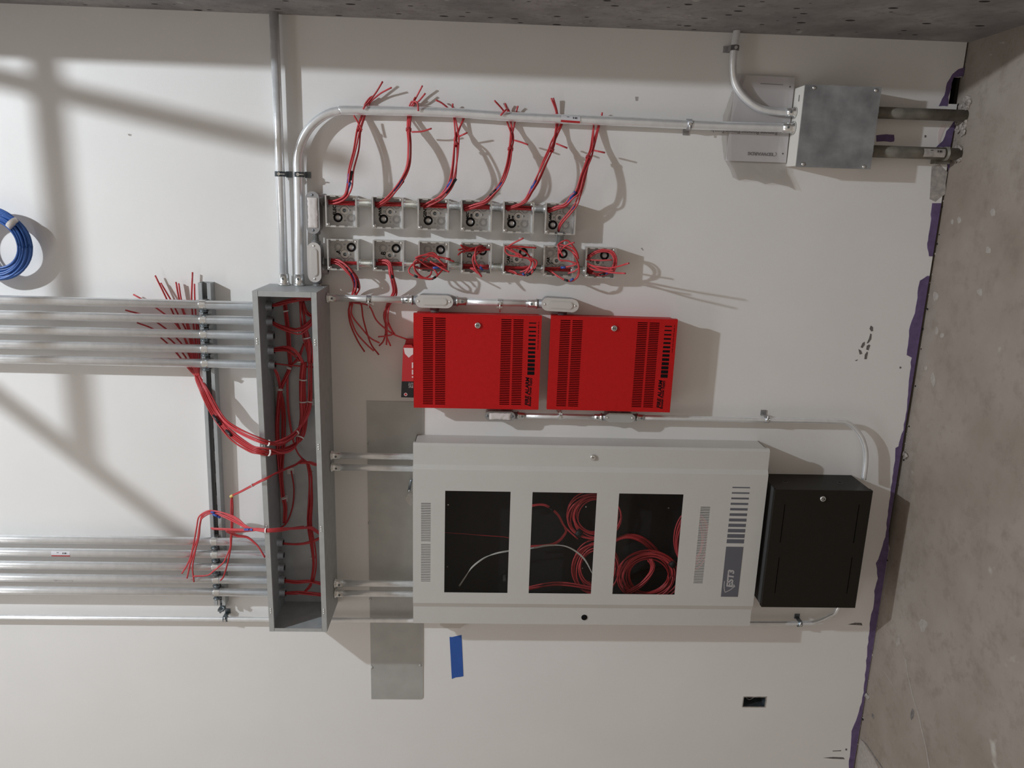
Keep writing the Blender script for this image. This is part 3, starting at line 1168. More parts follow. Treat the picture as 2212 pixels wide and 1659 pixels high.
# short tubes joining them to the boxes, each other and the wireway
b0, b1 = BXS[0], BXL[0]
nipple((b0[1] + NX, ND, b0[0] + HB + .0002), (b0[1] + NX, ND, zc - .0215), 'ribbed nipple joining the film-covered oval fitting to box ELEC', .013, M_cast)
nipple((b1[1] - NX, ND, b1[0] + HB + .0002), (b1[1] - NX, ND, zc - .0215), 'ribbed nipple joining the plain oval fitting to box A', .013, M_cast)
nipple((p1.x - .0655, -.03, zc), (p2.x + .0635, -.03, zc), 'short coupling between the two upright oval fittings', .0115, M_zinc)
nipple((WX1 + .0005, -.03, zc), (p2.x - .063, -.03, zc), 'short coupling between the lower oval fitting and the wireway end', .0125, M_zinc)

# run along the right side of the red cabinets
D1 = .05
q = [U(708, 643.5, D1), U(890, 647, D1), U(938, 651.6, .072), U(1012, 652, D1), U(1139, 655, D1), U(1210, 659, .072)]
xr = (q[0].x + q[1].x) / 2 - .0005
xr2 = (q[3].x + q[4].x) / 2
q[0].z = WZ0 - .0005
h3t, h3b, h4t = q[2].z + .0742, q[2].z - .0742, q[5].z + .0764
c = conduit('short conduit from the wireway down to the first side-mounted oval fitting', [(xr, -D1, WZ0 - .0005), (xr, -D1, h3t)], r34)
connector(c, (xr, -D1, WZ0 - .0005), (0, 0, -1), r34, L=.032)
connector(c, (xr, -D1, h3t), (0, 0, 1), r34, L=.034)
c = conduit('short conduit between the two oval fittings right of the red cabinets', [(xr, -D1, h3b), (q[5].x, -D1, h4t)], r34)
connector(c, (xr, -D1, h3b), (0, 0, -1), r34, L=.034)
connector(c, (q[5].x, -D1, h4t), (0, 0, 1), r34, L=.034)
conduit_body((q[2].x, q[2].z), .128, .043, (0, 1), .072, 'oval conduit body beside the upper right corner of the upper red cabinet',
             hubs=[((xr, -D1, q[2].z + .056), (0, 0, 1), .018, .0125), ((xr, -D1, q[2].z - .056), (0, 0, -1), .018, .0125), ((q[2].x - .018, -.045, q[2].z), (-1, 0, 0), .014, .013)])
conduit_body((q[5].x, q[5].z), .128, .045, (.035, .999), .072, 'oval conduit body beside the upper right corner of the lower red cabinet',
             hubs=[((q[5].x, -D1, q[5].z + .056), (0, 0, 1), .02, .0125), ((q[5].x - .02, -.045, q[5].z - .012), (-1, 0, 0), .018, .013)])
for z_, x_, a in ((q[2].z, q[2].x, -.391), (q[5].z - .012, q[5].x, -.391)):
    nipple((a + .0005, -.045, z_), (x_ - .019, -.045, z_), 'stub fitting between oval body and the side of the %s red cabinet' % ('upper' if z_ > -.1 else 'lower'), .0115, M_zinc)
p = U(797, 645, D1)
strap((xr, -D1, p.z), r34, (0, 0, 1), (-1, 0, 0), 'bright pipe strap on the short conduit below the wireway', M_zinc)
p = U(1080, 653, D1)
strap((xr2, -D1, p.z), r34, (0, 0, 1), (-1, 0, 0), 'bright pipe strap between the two oval fittings by the red cabinets', M_zinc)

# thin run along the left side of the red cabinets, bending into the black cabinet
D2 = .04
g5, g6 = U(1080, 899, .062), U(1339.5, 902.8, .062)
xl = [U(1121, 897.5, D2), U(1292, 900.5, D2), U(1384, 903, D2), U(1655, 905.5, D2), U(1795, 906.5, D2)]
xa = (xl[0].x + xl[1].x) / 2
k5, k6t, k6b = g5.z - .0622, g6.z + .0622, g6.z - .0622
c = conduit('thin conduit between two oval fittings left of the red cabinets', [(xa, -D2, k5), (xa, -D2, k6t)], r12, n=14)
connector(c, (xa, -D2, k5), (0, 0, -1), r12, L=.028)
connector(c, (xa, -D2, k6t), (0, 0, 1), r12, L=.028)
xb = (xl[2].x + xl[3].x) / 2
pts = [(xb, -D2, k6b), (xb, -D2, xl[3].z), (xb, -D2, xl[4].z)] + px([(1831, 913.5), (1857, 938), (1869, 968), (1870, 1000)], None, D2) + [Vector((-.9735, -.045, U(1868, 1020, .045).z))]
c = conduit('thin conduit bending around down into the side of the black cabinet', pts, r12, n=14)
connector(c, (xb, -D2, k6b), (0, 0, -1), r12, L=.028)
conduit_body((g5.x, g5.z), .107, .034, (0, 1), .062, 'small oval conduit body with a film-covered cover below the upper red cabinet', M_cast, True,
             [((xa, -D2, g5.z - .045), (0, 0, -1), .017, .010), ((g5.x + .012, -.04, g5.z), (1, 0, 0), .014, .011)], film=True)
conduit_body((g6.x, g6.z), .107, .034, (0, 1), .062, 'small notched conduit body with a flat cover left of the lower red cabinet', M_plate, False,
             [((xa, -D2, g6.z + .045), (0, 0, 1), .017, .010), ((xb, -D2, g6.z - .045), (0, 0, -1), .017, .010), ((g6.x + .012, -.04, g6.z), (1, 0, 0), .014, .011)], chamfer=True)
for p_, lab in ((g5, 'upper'), (g6, 'lower')):
    nipple((p_.x + .014, -.04, p_.z), (-.722, -.04, p_.z), 'stub fitting between the small oval body and the left side of the %s red cabinet' % lab, .0105, M_cast)
p = U(1209, 899, D2)
strap((xa, -D2, p.z), r12, (0, 0, 1), (1, 0, 0), 'pipe strap on the thin conduit below the gap between red cabinets', M_zinc)
p = U(1656, 905.5, D2)
strap((xb, -D2, p.z), r12, (0, 0, 1), (1, 0, 0), 'pipe strap on the thin conduit right of the grey panel', M_cast, bolt=.012)


# ------------------------------------------------------------------ red booster cabinets
def booster(cx, cz, roll, label, seed):
    w, h, d = .330, .434, .086
    o = thing('alarm_cabinet', (cx, 0, cz), label, 'cabinet', 'red alarm power supply cabinets')
    o.rotation_euler = (0, -roll, 0)
    a, b = w / 2, h / 2
    g = .0015

    def add(name, mb, m, par=o):
        ob = obj(name, mb, m, None, (0, 0, 0))
        ob.parent = par
        ob.location = (0, 0, 0)
        return ob
    mb = MB()
    e = .006
    mb.box(-a + e, a - e, -.0004, -.003, -b + e, b - e)
    for q in ((-a + e, -a + e + g, -b + e, b - e), (a - e - g, a - e, -b + e, b - e), (-a + e, a - e, -b + e, -b + e + g), (-a + e, a - e, b - e - g, b - e)):
        mb.box(q[0], q[1], -.003, -d + .018, q[2], q[3])
    add('body', mb, M_red)
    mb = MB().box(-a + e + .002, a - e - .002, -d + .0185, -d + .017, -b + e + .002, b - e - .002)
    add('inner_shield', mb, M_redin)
    holes = []
    for f0, f1, s0, s1 in ((.074, .153, .045, .955), (.169, .250, .045, .955), (.684, .763, .045, .945), (.779, .858, .045, .945)):
        n = 48
        for k in range(n):
            x = a - w * (s0 + (s1 - s0) * k / (n - 1))
            holes.append((x - .00155, x + .00155, b - h * f1, b - h * f0))
    mb = MB().plate(-a, a, -b, b, -d + .0012, -d, holes)
    for q in ((-a, -a + g, -b, b), (a - g, a, -b, b), (-a + g, a - g, -b, -b + g), (-a + g, a - g, b - g, b)):
        mb.box(q[0], q[1], -d + .0012, -d + .022, q[2], q[3])
    door = add('door', mb, M_red)
    WLOC[door.name] = Vector((0, 0, 0))
    kx, kz = a - w * .11, b - h * .50
    mb = MB()
    mb.tube([(kx, -d, kz), (kx, -d - .004, kz), (kx, -d - .006, kz)], [.0105, .0105, .008], 20)
    lk = add('lock', mb, M_zinc, door)
    mb = MB().ring((kx, -d - .006, kz), (kx, -d - .0066, kz), .0045, .006, 16).box(kx - .0012, kx + .0012, -d - .0055, -d - .0068, kz - .0035, kz + .0035)
    add('keyhole', mb, M_black, door)
    mb = MB()
    n = 13
    for k in range(n):
        x = a - w * (.052 + (.625 - .052) * (k + .5) / n)
        t = .0018 + .0045 * k / (n - 1)
        mb.box(x - t, x + t, -d, -d - .0003, b - h * .957, b - h * .9)
    add('stripes', mb, M_black, door)
    t = text('lettering', 'FIRE ALARM', (0, 0, 0), .0178, M_black, None, bold=.0006, sx=1.06, shear=.16)
    t.parent = door
    t.location = (-a + w * .045, -d - .0003, b - h * .917)
    t = text('lettering', 'Booster Power Supply', (0, 0, 0), .0115, M_black, None, bold=.0003, shear=.22, sx=.98)
    t.parent = door
    t.location = (-a + w * .035, -d - .0003, b - h * .937)
    mb = MB()
    for k in range(11):
        x0_ = a - w * (.06 + .3 * k / 11)
        mb.box(x0_ - .006 - .002 * (k % 2), x0_, -d, -d - .0002, b - h * .979, b - h * .975)
    add('fine_print', mb, M_redin, door)
    return o


booster(-.5555, .0155, .0026, 'upper red fire alarm cabinet with two louvred bands and black stripes', 1)
booster(-.5540, -.4490, -.0049, 'lower red fire alarm cabinet, crooked, next above the black cabinet', 2)
# ------------------------------------------------------------------ grey EST3 panel
PX0, PX1, PZ0, PZ1, PD = -1.540, -.842, -1.028, .232, .113
o = thing('fire_alarm_panel', ((PX0 + PX1) / 2, 0, PZ0), 'tall light grey fire alarm panel with three dark windows and a slate name plate', 'panel')
mb = MB()
ii = .004
mb.box(PX0 + ii, PX1 - ii, -.0004, -.003, PZ0 + ii, PZ1 - ii)
for q in ((PX0 + ii, PX0 + ii + .002, PZ0 + ii, PZ1 - ii), (PX1 - ii - .002, PX1 - ii, PZ0 + ii, PZ1 - ii), (PX0 + ii, PX1 - ii, PZ0 + ii, PZ0 + ii + .002), (PX0 + ii, PX1 - ii, PZ1 - ii - .002, PZ1 - ii)):
    mb.box(q[0], q[1], -.003, -PD + .012, q[2], q[3])
obj('back_box', mb, M_panel, o)
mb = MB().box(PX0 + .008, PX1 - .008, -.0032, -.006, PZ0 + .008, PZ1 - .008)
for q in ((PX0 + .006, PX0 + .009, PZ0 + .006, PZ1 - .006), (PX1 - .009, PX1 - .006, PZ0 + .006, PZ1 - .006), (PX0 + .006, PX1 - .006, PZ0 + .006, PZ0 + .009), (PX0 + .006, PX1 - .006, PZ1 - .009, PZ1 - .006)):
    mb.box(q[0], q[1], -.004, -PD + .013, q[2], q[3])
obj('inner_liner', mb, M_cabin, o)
RD = PD + .010                                     # depth of the raised middle of the door


def at(x, y, d=None):
    p = U(x, y, d or RD)
    return p.x, p.z


wins = []
wx1 = (at(962, 1060.7)[0] + at(1475, 1067.4)[0]) / 2
wx0 = (at(959, 1280.8)[0] + at(1459, 1284)[0]) / 2
for q in (((962, 1060.7), (1102.6, 1061.6), (959.2, 1280.8), (1096.6, 1280.8)), ((1149.8, 1062.5), (1288.6, 1063.8), (1142.5, 1281.4), (1278, 1281.4)), ((1336, 1065), (1475.2, 1067.4), (1324.4, 1282.6), (1459, 1284))):
    P_ = [at(*k) for k in q]
    wins.append((wx0, wx1, (P_[1][1] + P_[3][1]) / 2, (P_[0][1] + P_[2][1]) / 2))
vents = []
for (ya, yb, n, xa_, xb_) in ((1087.5, 1168, 23, 909.7, 930.6), (1176, 1255, 23, 909.7, 930.6)):
    for k in range(n):
        y = ya + (yb - ya) * k / (n - 1)
        p, q = at(xa_, y), at(xb_, y)
        vents.append((p[0] - .0013, p[0] + .0013, q[1], p[1]))
zv0, zv1 = at(1534.5, 1095)[1], at(1513.7, 1095)[1]
xv1, xv0 = at(1524, 1096)[0], at(1513, 1259)[0]
for k in range(47):
    x = xv1 + (xv0 - xv1) * k / 46
    vents.append((x - .0014, x + .0014, zv0, zv1))
zz = [v for v in vents[:46]]
z0a, z1a = zz[0][2], zz[0][3]
vents = [(v[0], v[1], z0a, z1a) for v in vents[:46]] + vents[46:]
cx1, cx0 = at(1276, 1020)[0], at(1276, 1306)[0]
sx1, sx0 = at(1276, 1009, PD)[0], at(1276, 1313.5, PD)[0]
mb = MB().plate(cx0, cx1, PZ0, PZ1, -RD + .002, -RD, wins + vents)
# slopes and side strips of the folded door
for a_, b_, da, db in ((cx1, sx1, RD, PD), (sx1, PX1 - .008, PD, PD), (PX1 - .008, PX1, PD, PD - .006), (cx0, sx0, RD, PD), (sx0, PX0, PD, PD)):
    mb.quad((a_, -da, PZ0), (a_, -da, PZ1), (b_, -db, PZ1), (b_, -db, PZ0))
    mb.quad((a_, -da + .002, PZ0), (b_, -db + .002, PZ0), (b_, -db + .002, PZ1), (a_, -da + .002, PZ1))
    for z in (PZ0, PZ1):
        mb.quad((a_, -da, z), (b_, -db, z), (b_, -db + .002, z), (a_, -da + .002, z))
mb.box(PX1 - .002, PX1, -PD + .0085, -PD + .02, PZ0, PZ1)
mb.box(PX0, PX0 + .002, -PD + .0022, -PD + .02, PZ0, PZ1)
mb.box(PX0, PX1 - .0085, -PD + .0022, -PD + .02, PZ0 + .0002, PZ0 + .002)
mb.box(PX0, PX1 - .0085, -PD + .0022, -PD + .02, PZ1 - .002, PZ1 - .0002)
mb.box(cx0, cx1, -RD + .0021, -PD + .002, PZ0 + .0002, PZ0 + .002)
mb.box(cx0, cx1, -RD + .0021, -PD + .002, PZ1 - .002, PZ1 - .0002)
door = obj('door', mb, M_panel, o)
for wv in wins:
    obj('window_pane', MB().box(wv[0] - .008, wv[1] + .008, -RD + .0025, -RD + .005, wv[2] - .008, wv[3] + .008), M_pane, door)
p = U(1281, 987.5, PD)
obj('lock', MB().tube([(p.x, -PD, p.z), (p.x, -PD - .005, p.z), (p.x, -PD - .007, p.z)], [.010, .010, .0075], 20), M_zinc, door)
obj('keyhole', MB().box(p.x - .001, p.x + .001, -PD - .0066, -PD - .0075, p.z - .004, p.z + .004), M_black, door)
p = U(1262, 1333.5, PD)
obj('plug', MB().tube([(p.x, -PD, p.z), (p.x, -PD - .002, p.z), (p.x, -PD - .003, p.z)], [.011, .011, .008], 20), M_black, door)
zl1, zl0 = (at(1568, 1181)[1] + at(1557.5, 1289)[1]) / 2, (at(1605, 1181)[1] + at(1594.5, 1289)[1]) / 2
xl1, xl0 = at(1586, 1181)[0], at(1576, 1289)[0]
lb = obj('name_plate', MB().box(xl0, xl1, -RD, -RD - .0006, zl0, zl1), M_labelgrey, door)
mb = MB()
xs1 = at(1599, 1049)[0]
for k in range(11):
    x = xs1 + (xl1 + .004 - xs1) * (k + .35) / 11.2
    t = .0022 + .0044 * k / 10 * 1.3
    mb.box(x - t, x + t, -RD, -RD - .0005, zl0, zl1)
obj('stripes', mb, M_labelgrey, door)
# lettering and the shield emblem
hh = zl1 - zl0
pA, pB = U(1579.5, 1266, RD), U(1584, 1211, RD)
text('lettering', 'EST3', (xl0 + .038, -RD - .0006, zl0 + hh * .39), .0315, M_labeltext, lb, bold=.0012, sx=1.10, shear=.12)
mb = MB()


def stroke(pts, w):
    q = [Vector((xl0 + a_, 0, zl0 + hh * b_)) for a_, b_ in pts]
    for i in range(len(q) - 1):
        t_ = (q[i + 1] - q[i]).normalized()
        n_ = Vector((-t_.z, 0, t_.x)) * w / 2
        mb.quad(*[Vector((p_.x, -RD - .0009, p_.z)) for p_ in (q[i] - n_, q[i + 1] - n_, q[i + 1] + n_, q[i] + n_)])


stroke([(.064, .875), (.050, .885), (.036, .865), (.025, .82), (.018, .775)], .0028)
stroke([(.018, .79), (.023, .64), (.030, .46), (.038, .34)], .0028)
mb.quad(*[Vector((xl0 + a_, -RD - .0009, zl0 + hh * b_)) for a_, b_ in ((.034, .36), (.043, .22), (.053, .33), (.044, .34))])
obj('emblem', mb, M_labeltext, lb)
for wv in wins[:1] + wins[1:2] + wins[2:]:
    for x in (wv[0] + .045, wv[1] - .10):
        obj('mounting_stud', MB().cyl((x, -.006, wv[3] - .006 if wv is wins[0] else wv[2] + .02), (x, -.012, wv[3] - .006 if wv is wins[0] else wv[2] + .02), .003, 8), M_zinc, o)
obj('hinge_block', MB().box(wins[0][0] + .003, wins[0][0] + .012, -.006, -.04, wins[0][2] + .004, wins[0][2] + .014), M_zinc, o)

# cables coiled inside the grey panel
DI = .035


def coil(label, cx, cy, rx, ry, n, d, org=None, name='cable_coil', r=.0026, seed=0, a0=0, a1=360, m=None, cat='cable', group='red cable coils in the grey panel', wob=.06, tapes=(), tapem=None, thick=.26):
    rg = random.Random(seed)
    c = U(cx, cy, d)
    o = thing(name, c, label, cat, group)
    for i in range(n):
        f = 1 - thick * (i + .5 * rg.random()) / n
        pts = []
        ox, oz = rg.uniform(-.006, .006), rg.uniform(-.006, .006)
        dy = rg.uniform(-.008, .008)
        for k in range(25):
            g = math.radians(a0 + (a1 - a0) * k / 24)
            w_ = f * (1 + wob * math.sin(g * 2 + i))
            # photo-right = -z, photo-down = -x
            pts.append(Vector((c.x - math.sin(g) * ry * w_ + ox, c.y + dy, c.z - math.cos(g) * rx * w_ + oz)))
        strand('cable', pts, r, m or (M_wire if rg.random() < .6 else M_wire2), o, k=2)
    for g in tapes:
        gg = math.radians(g)
        q = Vector((c.x - math.sin(gg) * ry * .9, c.y, c.z - math.cos(gg) * rx * .9))
        t = Vector((-math.cos(gg) * ry, 0, math.sin(gg) * rx)).normalized()
        mb = MB()
        mb.tube([q - t * .011, q, q + t * .011], .015, 12)
        obj('tape_band', mb, tapem or M_blacktape, o)
    return o


coil('big red cable coil behind the middle and lower windows of the grey panel', 1285, 1115, .100, .096, 13, .04, seed=1, tapes=(130,), thick=.36)
coil('red cable coil low behind the lower window of the grey panel', 1400, 1244, .118, .104, 13, .05, seed=2, tapes=(-35,), thick=.36)
coil('red cable coil at left behind the middle window of the grey panel', 1288, 1226, .088, .112, 11, .03, seed=3, thick=.4)
coil('red cable coil behind the right edge of the lower window', 1494, 1165, .062, .12, 7, .045, seed=4)
o = thing('cable', U(1370, 1165, .03), 'red cables sweeping across the left middle of the lower window', 'cable')
bundle(o, px([(1300, 1182), (1330, 1166), (1355, 1158), (1380, 1163), (1402, 1178), (1425, 1204)], None, .022), 8, .013, seed=15)
o = thing('cable', U(1200, 1270, DI), 'red cables running along the left edge behind the middle window', 'cable')
bundle(o, px([(1120, 1277), (1160, 1268), (1200, 1262), (1240, 1264), (1300, 1275)], None, .05), 4, .008, seed=8)
o = thing('cable', U(1200, 1120, DI), 'thin red cables with a black tape joint behind the middle window', 'cable')
bundle(o, px([(1130, 1097), (1165, 1090), (1185, 1095), (1205, 1112), (1220, 1138), (1248, 1164)], None, .045), 2, .005, seed=9)
bundle(o, px([(1220, 1138), (1222, 1150), (1205, 1170), (1180, 1178), (1140, 1180)], None, .045), 2, .004, seed=10)
q = px([(1186, 1096), (1195, 1103)], None, .045)
band(o, q[0], q[1], .007, M_blacktape)
o = thing('twisted_wire', U(1150, 1190, DI), 'white twisted wire arching behind the upper and middle windows', 'cable')
bundle(o, px([(992, 1266), (1004, 1248), (1020, 1225), (1045, 1206), (1070, 1196), (1100, 1190), (1150, 1184), (1185, 1178), (1225, 1181), (1260, 1205), (1282, 1243)], None, .07), 2, .0022, .0017, M_whitewire, twist=6, name='wire')
o = thing('thin_wire', U(1050, 1155, DI), 'thin reddish wire crossing behind the upper window', 'cable')
bundle(o, px([(955, 1150), (1000, 1153), (1050, 1157), (1090, 1160), (1115, 1166)], None, .05), 1, 0, .0012, M_wire2, name='wire')
o = thing('cable', U(1400, 1235, DI), 'red cable tail inside the coil behind the lower window', 'cable')
bundle(o, px([(1404, 1209), (1410, 1222), (1404, 1240), (1385, 1262), (1355, 1282)], None, .062), 6, .009, seed=14)
o = thing('data_cable', U(1380, 1240, .03), 'dark red flat cable stripe across the back of the lower window', 'cable')
obj('cable', MB().tube(spline(px([(1318, 1262), (1380, 1240), (1470, 1215)], None, .012), 4), .010, 8), M_redin, o)

# ------------------------------------------------------------------ black cabinet
BX0, BX1, BZ0, BZ1, BD = -1.4335, -.973, -1.395, -1.0445, .16
o = thing('battery_cabinet', ((BX0 + BX1) / 2, 0, BZ0), 'dark bronze locked cabinet standing tight under the grey panel', 'cabinet')
mb = MB()
mb.box(BX0 + .002, BX1 - .002, -.0004, -BD + .02, BZ0 + .002, BZ1 - .001)
obj('body', mb, M_bside, o)
mb = MB()
mb.box(BX0, BX1, -BD + .002, -BD, BZ0, BZ1)
for q in ((BX0, BX0 + .002, BZ0, BZ1), (BX1 - .002, BX1, BZ0, BZ1), (BX0, BX1, BZ0, BZ0 + .002)):
    mb.box(q[0], q[1], -BD + .002, -BD + .021, q[2], q[3])
mb.box(BX0, BX1, -BD + .002, -BD + .010, BZ1 - .002, BZ1)
door = obj('door', mb, M_bbox, o)
obj('side_cover', MB().box(BX1 - .0018, BX1 - .0006, -.002, -BD + .019, BZ0 + .003, BZ1 - .002), M_bbox, o)
p = U(1777, 1077, BD)
obj('lock', MB().tube([(p.x, -BD, p.z), (p.x, -BD - .004, p.z), (p.x, -BD - .006, p.z)], [.0105, .0105, .008], 20), M_zinc, door)
obj('keyhole', MB().ring((p.x, -BD - .006, p.z), (p.x, -BD - .0066, p.z), .004, .0058, 16).box(p.x - .001, p.x + .001, -BD - .0055, -BD - .0068, p.z - .006, p.z + .001), M_black, door)
for (ax, ay, bx_, by) in ((1695, 1089, 1686, 1172), (1855.5, 1090, 1844, 1173), (1683, 1204, 1674, 1281), (1840.5, 1204, 1829.5, 1282)):
    p, q = U(ax, ay, BD), U(bx_, by, BD)
    obj('slot', MB().box(q.x, p.x, -BD, -BD - .0004, (p.z + q.z) / 2 - .001, (p.z + q.z) / 2 + .001), M_slot, door)
for y in (1697, 1815):
    p = U(y, 1036, .085)
    obj('knockout', MB().ring((BX1 - .0006, -.085, p.z), (BX1 + .0004, -.085, p.z), .008, .0095, 16), M_bside, o)

# ------------------------------------------------------------------ galvanized junction box, its pipes, the manual
JX0, JX1, JZ0, JZ1, JD = .123, .3765, -1.263, -1.0115, .086
o = thing('junction_box_large', ((JX0 + JX1) / 2, 0, JZ0), 'large cream steel junction box with a mottled galvanized cover near the pier', 'junction box')
obj('box_body', MB().box(JX0 + .003, JX1 - .003, -.0004, -JD + .002, JZ0 + .002, JZ1 - .0005), M_jbside, o)
cv = obj('cover', MB().box(JX0, JX1, -JD + .002, -JD, JZ0, JZ1 - .002), M_jb, o)
for x, y in ((1758.5, 189.5), (1892, 195), (1734.5, 354.5), (1866, 360)):
    p = U(x, y, JD)
    obj('cover_screw', MB().dome((p.x, -JD, p.z), .0062, .004, 12), M_zinc, o)
p, q = U(1719, 205, .05), U(1717, 219, .05)
obj('slot', MB().box(min(p.x, q.x), max(p.x, q.x), -.050, -.054, JZ1 - .0006, JZ1 + .0001), M_black, o)
for i, (y0_, y1_, d_, r_, lab) in enumerate(((250, 243, .045, .0185, 'dusty dark pipe from the junction box into broken floor, nearer the pier'),
                                              (329.5, 331, .045, .0195, 'dusty grey pipe with a white label from the junction box into broken floor'))):
    xa_ = (U(1905, y0_, d_).x + U(2068, y1_, d_).x) / 2
    c = conduit(lab, [(xa_, -d_, JZ0 - .0005), (xa_, -d_, fz(xa_) + .0005)], r_, M_emt_old, n=20, name='floor_pipe', cat='pipe')
    connector(c, (xa_, -d_, JZ0 - .0005), (0, 0, -1), r_, M_emt_old, L=.012)
    if i:
        a, b = U(1990, 325, d_), U(2036, 326, d_)
        sticker(c, (xa_, -d_, a.z), (xa_, -d_, b.z), r_, 1, M_gypsum)
        mb = MB()
        z_ = U(2042, 331, d_).z
        mb.ring((xa_, -d_, z_ - .005), (xa_, -d_, z_ + .004), r_, r_ + .003, 18)
        mb.box(xa_ - r_ - .012, xa_ - r_ + .002, -.0005, -.03, z_ - .03, z_ + .02)
        obj('pipe_clamp', mb, M_emt_old, c)

# paper manual in a plastic bag, tucked behind the conduits
c4 = [U(1592, 161, .012), U(1717, 167, .010), U(1698, 351.5, .010), U(1568, 347, .012)]
mc = sum(c4, Vector()) / 4
o = thing('manual', mc, 'white folded paper manual tucked behind two conduits above the junction box', 'manual')
mb = MB()
f = c4
off = Vector((0, .003, 0))
mb.v += f + [q + off for q in f]
for q in ((0, 1, 2, 3), (7, 6, 5, 4), (0, 4, 5, 1), (1, 5, 6, 2), (2, 6, 7, 3), (3, 7, 4, 0)):
    mb.face(q)
pg = obj('pages', mb, M_paper, o)
up_ = Vector((-1, 0, 0))
rt = (c4[0] - c4[1]).normalized()
up_ = (c4[2] - c4[1])
up_ = (up_ - rt * up_.dot(rt)).normalized()


def at_m(x, y):
    p = U(x, y, .0105)
    e1, e2 = c4[0] - c4[1], c4[2] - c4[1]
    # depth of the sheet at that place
    k = (p - c4[1])
    return Vector((p.x, c4[1].y + (c4[0].y - c4[1].y) * max(0, min(1, k.dot(e1) / e1.dot(e1))) - .0009, p.z))


text('lettering', 'EDWARDS', at_m(1670, 330.5), .0145, M_labelgrey, pg, rt, up_, bold=.0004, sx=1.25)
text('lettering', 'Remote Booster Power Supply', at_m(1680, 284), .0180, M_labelgrey, pg, rt, up_)
mb = MB()
for k in range(17):
    a, b = at_m(1691 - k * 2.9, 184.2 - k * .15), at_m(1691 - k * 2.9 - 1.9, 182.4 - k * .15)
    mb.box(min(a.x, b.x), max(a.x, b.x), a.y, a.y - .0003, min(a.z, b.z), max(a.z, b.z))
obj('fine_print', mb, M_labelgrey, pg)
for x, y in ((1706.5, 187.5), (1691, 332)):
    p = at_m(x, y)
    obj('punch_hole', MB().cyl((p.x, p.y + .0003, p.z), (p.x, p.y - .0004, p.z), .0028, 12), M_black, pg)
mb = MB()
p = at_m(1673, 329)
for k in range(7):
    a0, a1 = math.radians(60 + 40 * k), math.radians(100 + 40 * k)
    r_, s_ = .0075, .0058
    mb.quad(*[(p.x + up_.x * .006 + math.cos(a) * q, p.y - .0004, p.z + .0 + math.sin(a) * q) for a, q in ((a0, r_), (a1, r_), (a1, s_), (a0, s_))])
obj('emblem', mb, M_labelgrey, pg)
# clear bag: crumpled double film around the manual
rg = random.Random(12)
o = thing('plastic_bag', mc + Vector((0, -.003, 0)), 'crumpled clear plastic bag around the paper manual, hanging loose at its left', 'bag')
rows = [[(1597, 163), (1640, 163), (1690, 166), (1719, 168)], [(1580, 200), (1635, 205), (1686, 208), (1714, 210)], [(1562, 250), (1625, 255), (1680, 258), (1709, 258)], [(1559, 300), (1620, 305), (1672, 306), (1703, 306)],
        [(1564, 343), (1614, 348), (1662, 350), (1697, 352)], [(1578, 368), (1612, 372), (1662, 376), (1701, 374)], [(1583, 385), (1622, 391), (1668, 397), (1719, 408)]]
mb = MB()
for side in (0, 1):
    b0_ = len(mb.v)
    fine = []
    for i in range(len(rows) * 2 - 1):
        ra = rows[i // 2]
        rb = rows[min(i // 2 + 1, len(rows) - 1)] if i % 2 else ra
        row = [((a[0] + c_[0]) / 2, (a[1] + c_[1]) / 2) for a, c_ in zip(ra, rb)]
        rr_ = []
        for k in range(10):
            t = k / 9 * 3
            i0 = min(2, int(t))
            ft = t - i0
            x = row[i0][0] * (1 - ft) + row[i0 + 1][0] * ft
            y = row[i0][1] * (1 - ft) + row[i0 + 1][1] * ft
            if i == 12:
                y += (3 if k % 4 == 1 else -2)
            inside = i < 9
            d_ = (.0165 if inside else .012) + rg.uniform(-.0018, .0018) if side else (.0012 if inside else .004)
            if k == 0:
                d_ = .009
            if side and .0 < i < 9 and k in (3, 4, 5, 6):
                d_ = .0155 + rg.uniform(0, .0008)
            rr_.append(U(x, y, d_))
        fine.append(rr_)
    for rr_ in fine:
        mb.v += rr_
    for i in range(len(fine) - 1):
        for k in range(9):
            mb.face((b0_ + i * 10 + k, b0_ + i * 10 + k + 1, b0_ + (i + 1) * 10 + k + 1, b0_ + (i + 1) * 10 + k))
obj('film', mb, M_bag, o)

# ------------------------------------------------------------------ plate on the wall, tape, carton, key bag
o = thing('cover_plate', (-1.335, 0, .204), 'long flat sheet-steel wireway cover hanging on the wall behind the grey panel', 'plate')
obj('sheet', MB().slab([(-.723, .2035), (-.723, .4075), (-1.945, .4075), (-1.945, .21), (-1.937, .2035)], -.0003, -.002), M_plate, o)
for x, y in ((797, 958), (798, 1130), (800, 1294), (803.5, 1442), (908, 1437)):
    p = U(x, y, .002)
    mb = MB()
    mb.dome((p.x, -.002, p.z), .0055, .003, 12)
    mb.slab([(p.x + .003, p.z - .003), (p.x + .003, p.z + .003), (p.x + .012, p.z + .001), (p.x + .012, p.z - .001)], -.002, -.003)
    obj('keyhole_dimple', mb, M_plate, o)
tp = [(971, 1375.8), (977, 1376), (985, 1374), (997, 1371.5), (999, 1415), (1001, 1460.6), (994, 1462), (985, 1463), (976, 1466.5), (973.5, 1420)]
poly = [(p.x, p.z) for p in px(tp, None, 0)]
tag(obj('tape_strip', MB().slab(poly, -.0002, -.0009), M_painter), "strip of blue painter's tape stuck on the wall left of the grey panel", 'tape')
p = U(976, 1350, .02)
tag(obj('knockout_cover', MB().slab(oval(p.x, p.z, .090, .03, (0, 1), chamfer=True), -.0004, -.018), M_cover), 'small grey fitting peeking out beside the left edge of the grey panel', 'fitting')

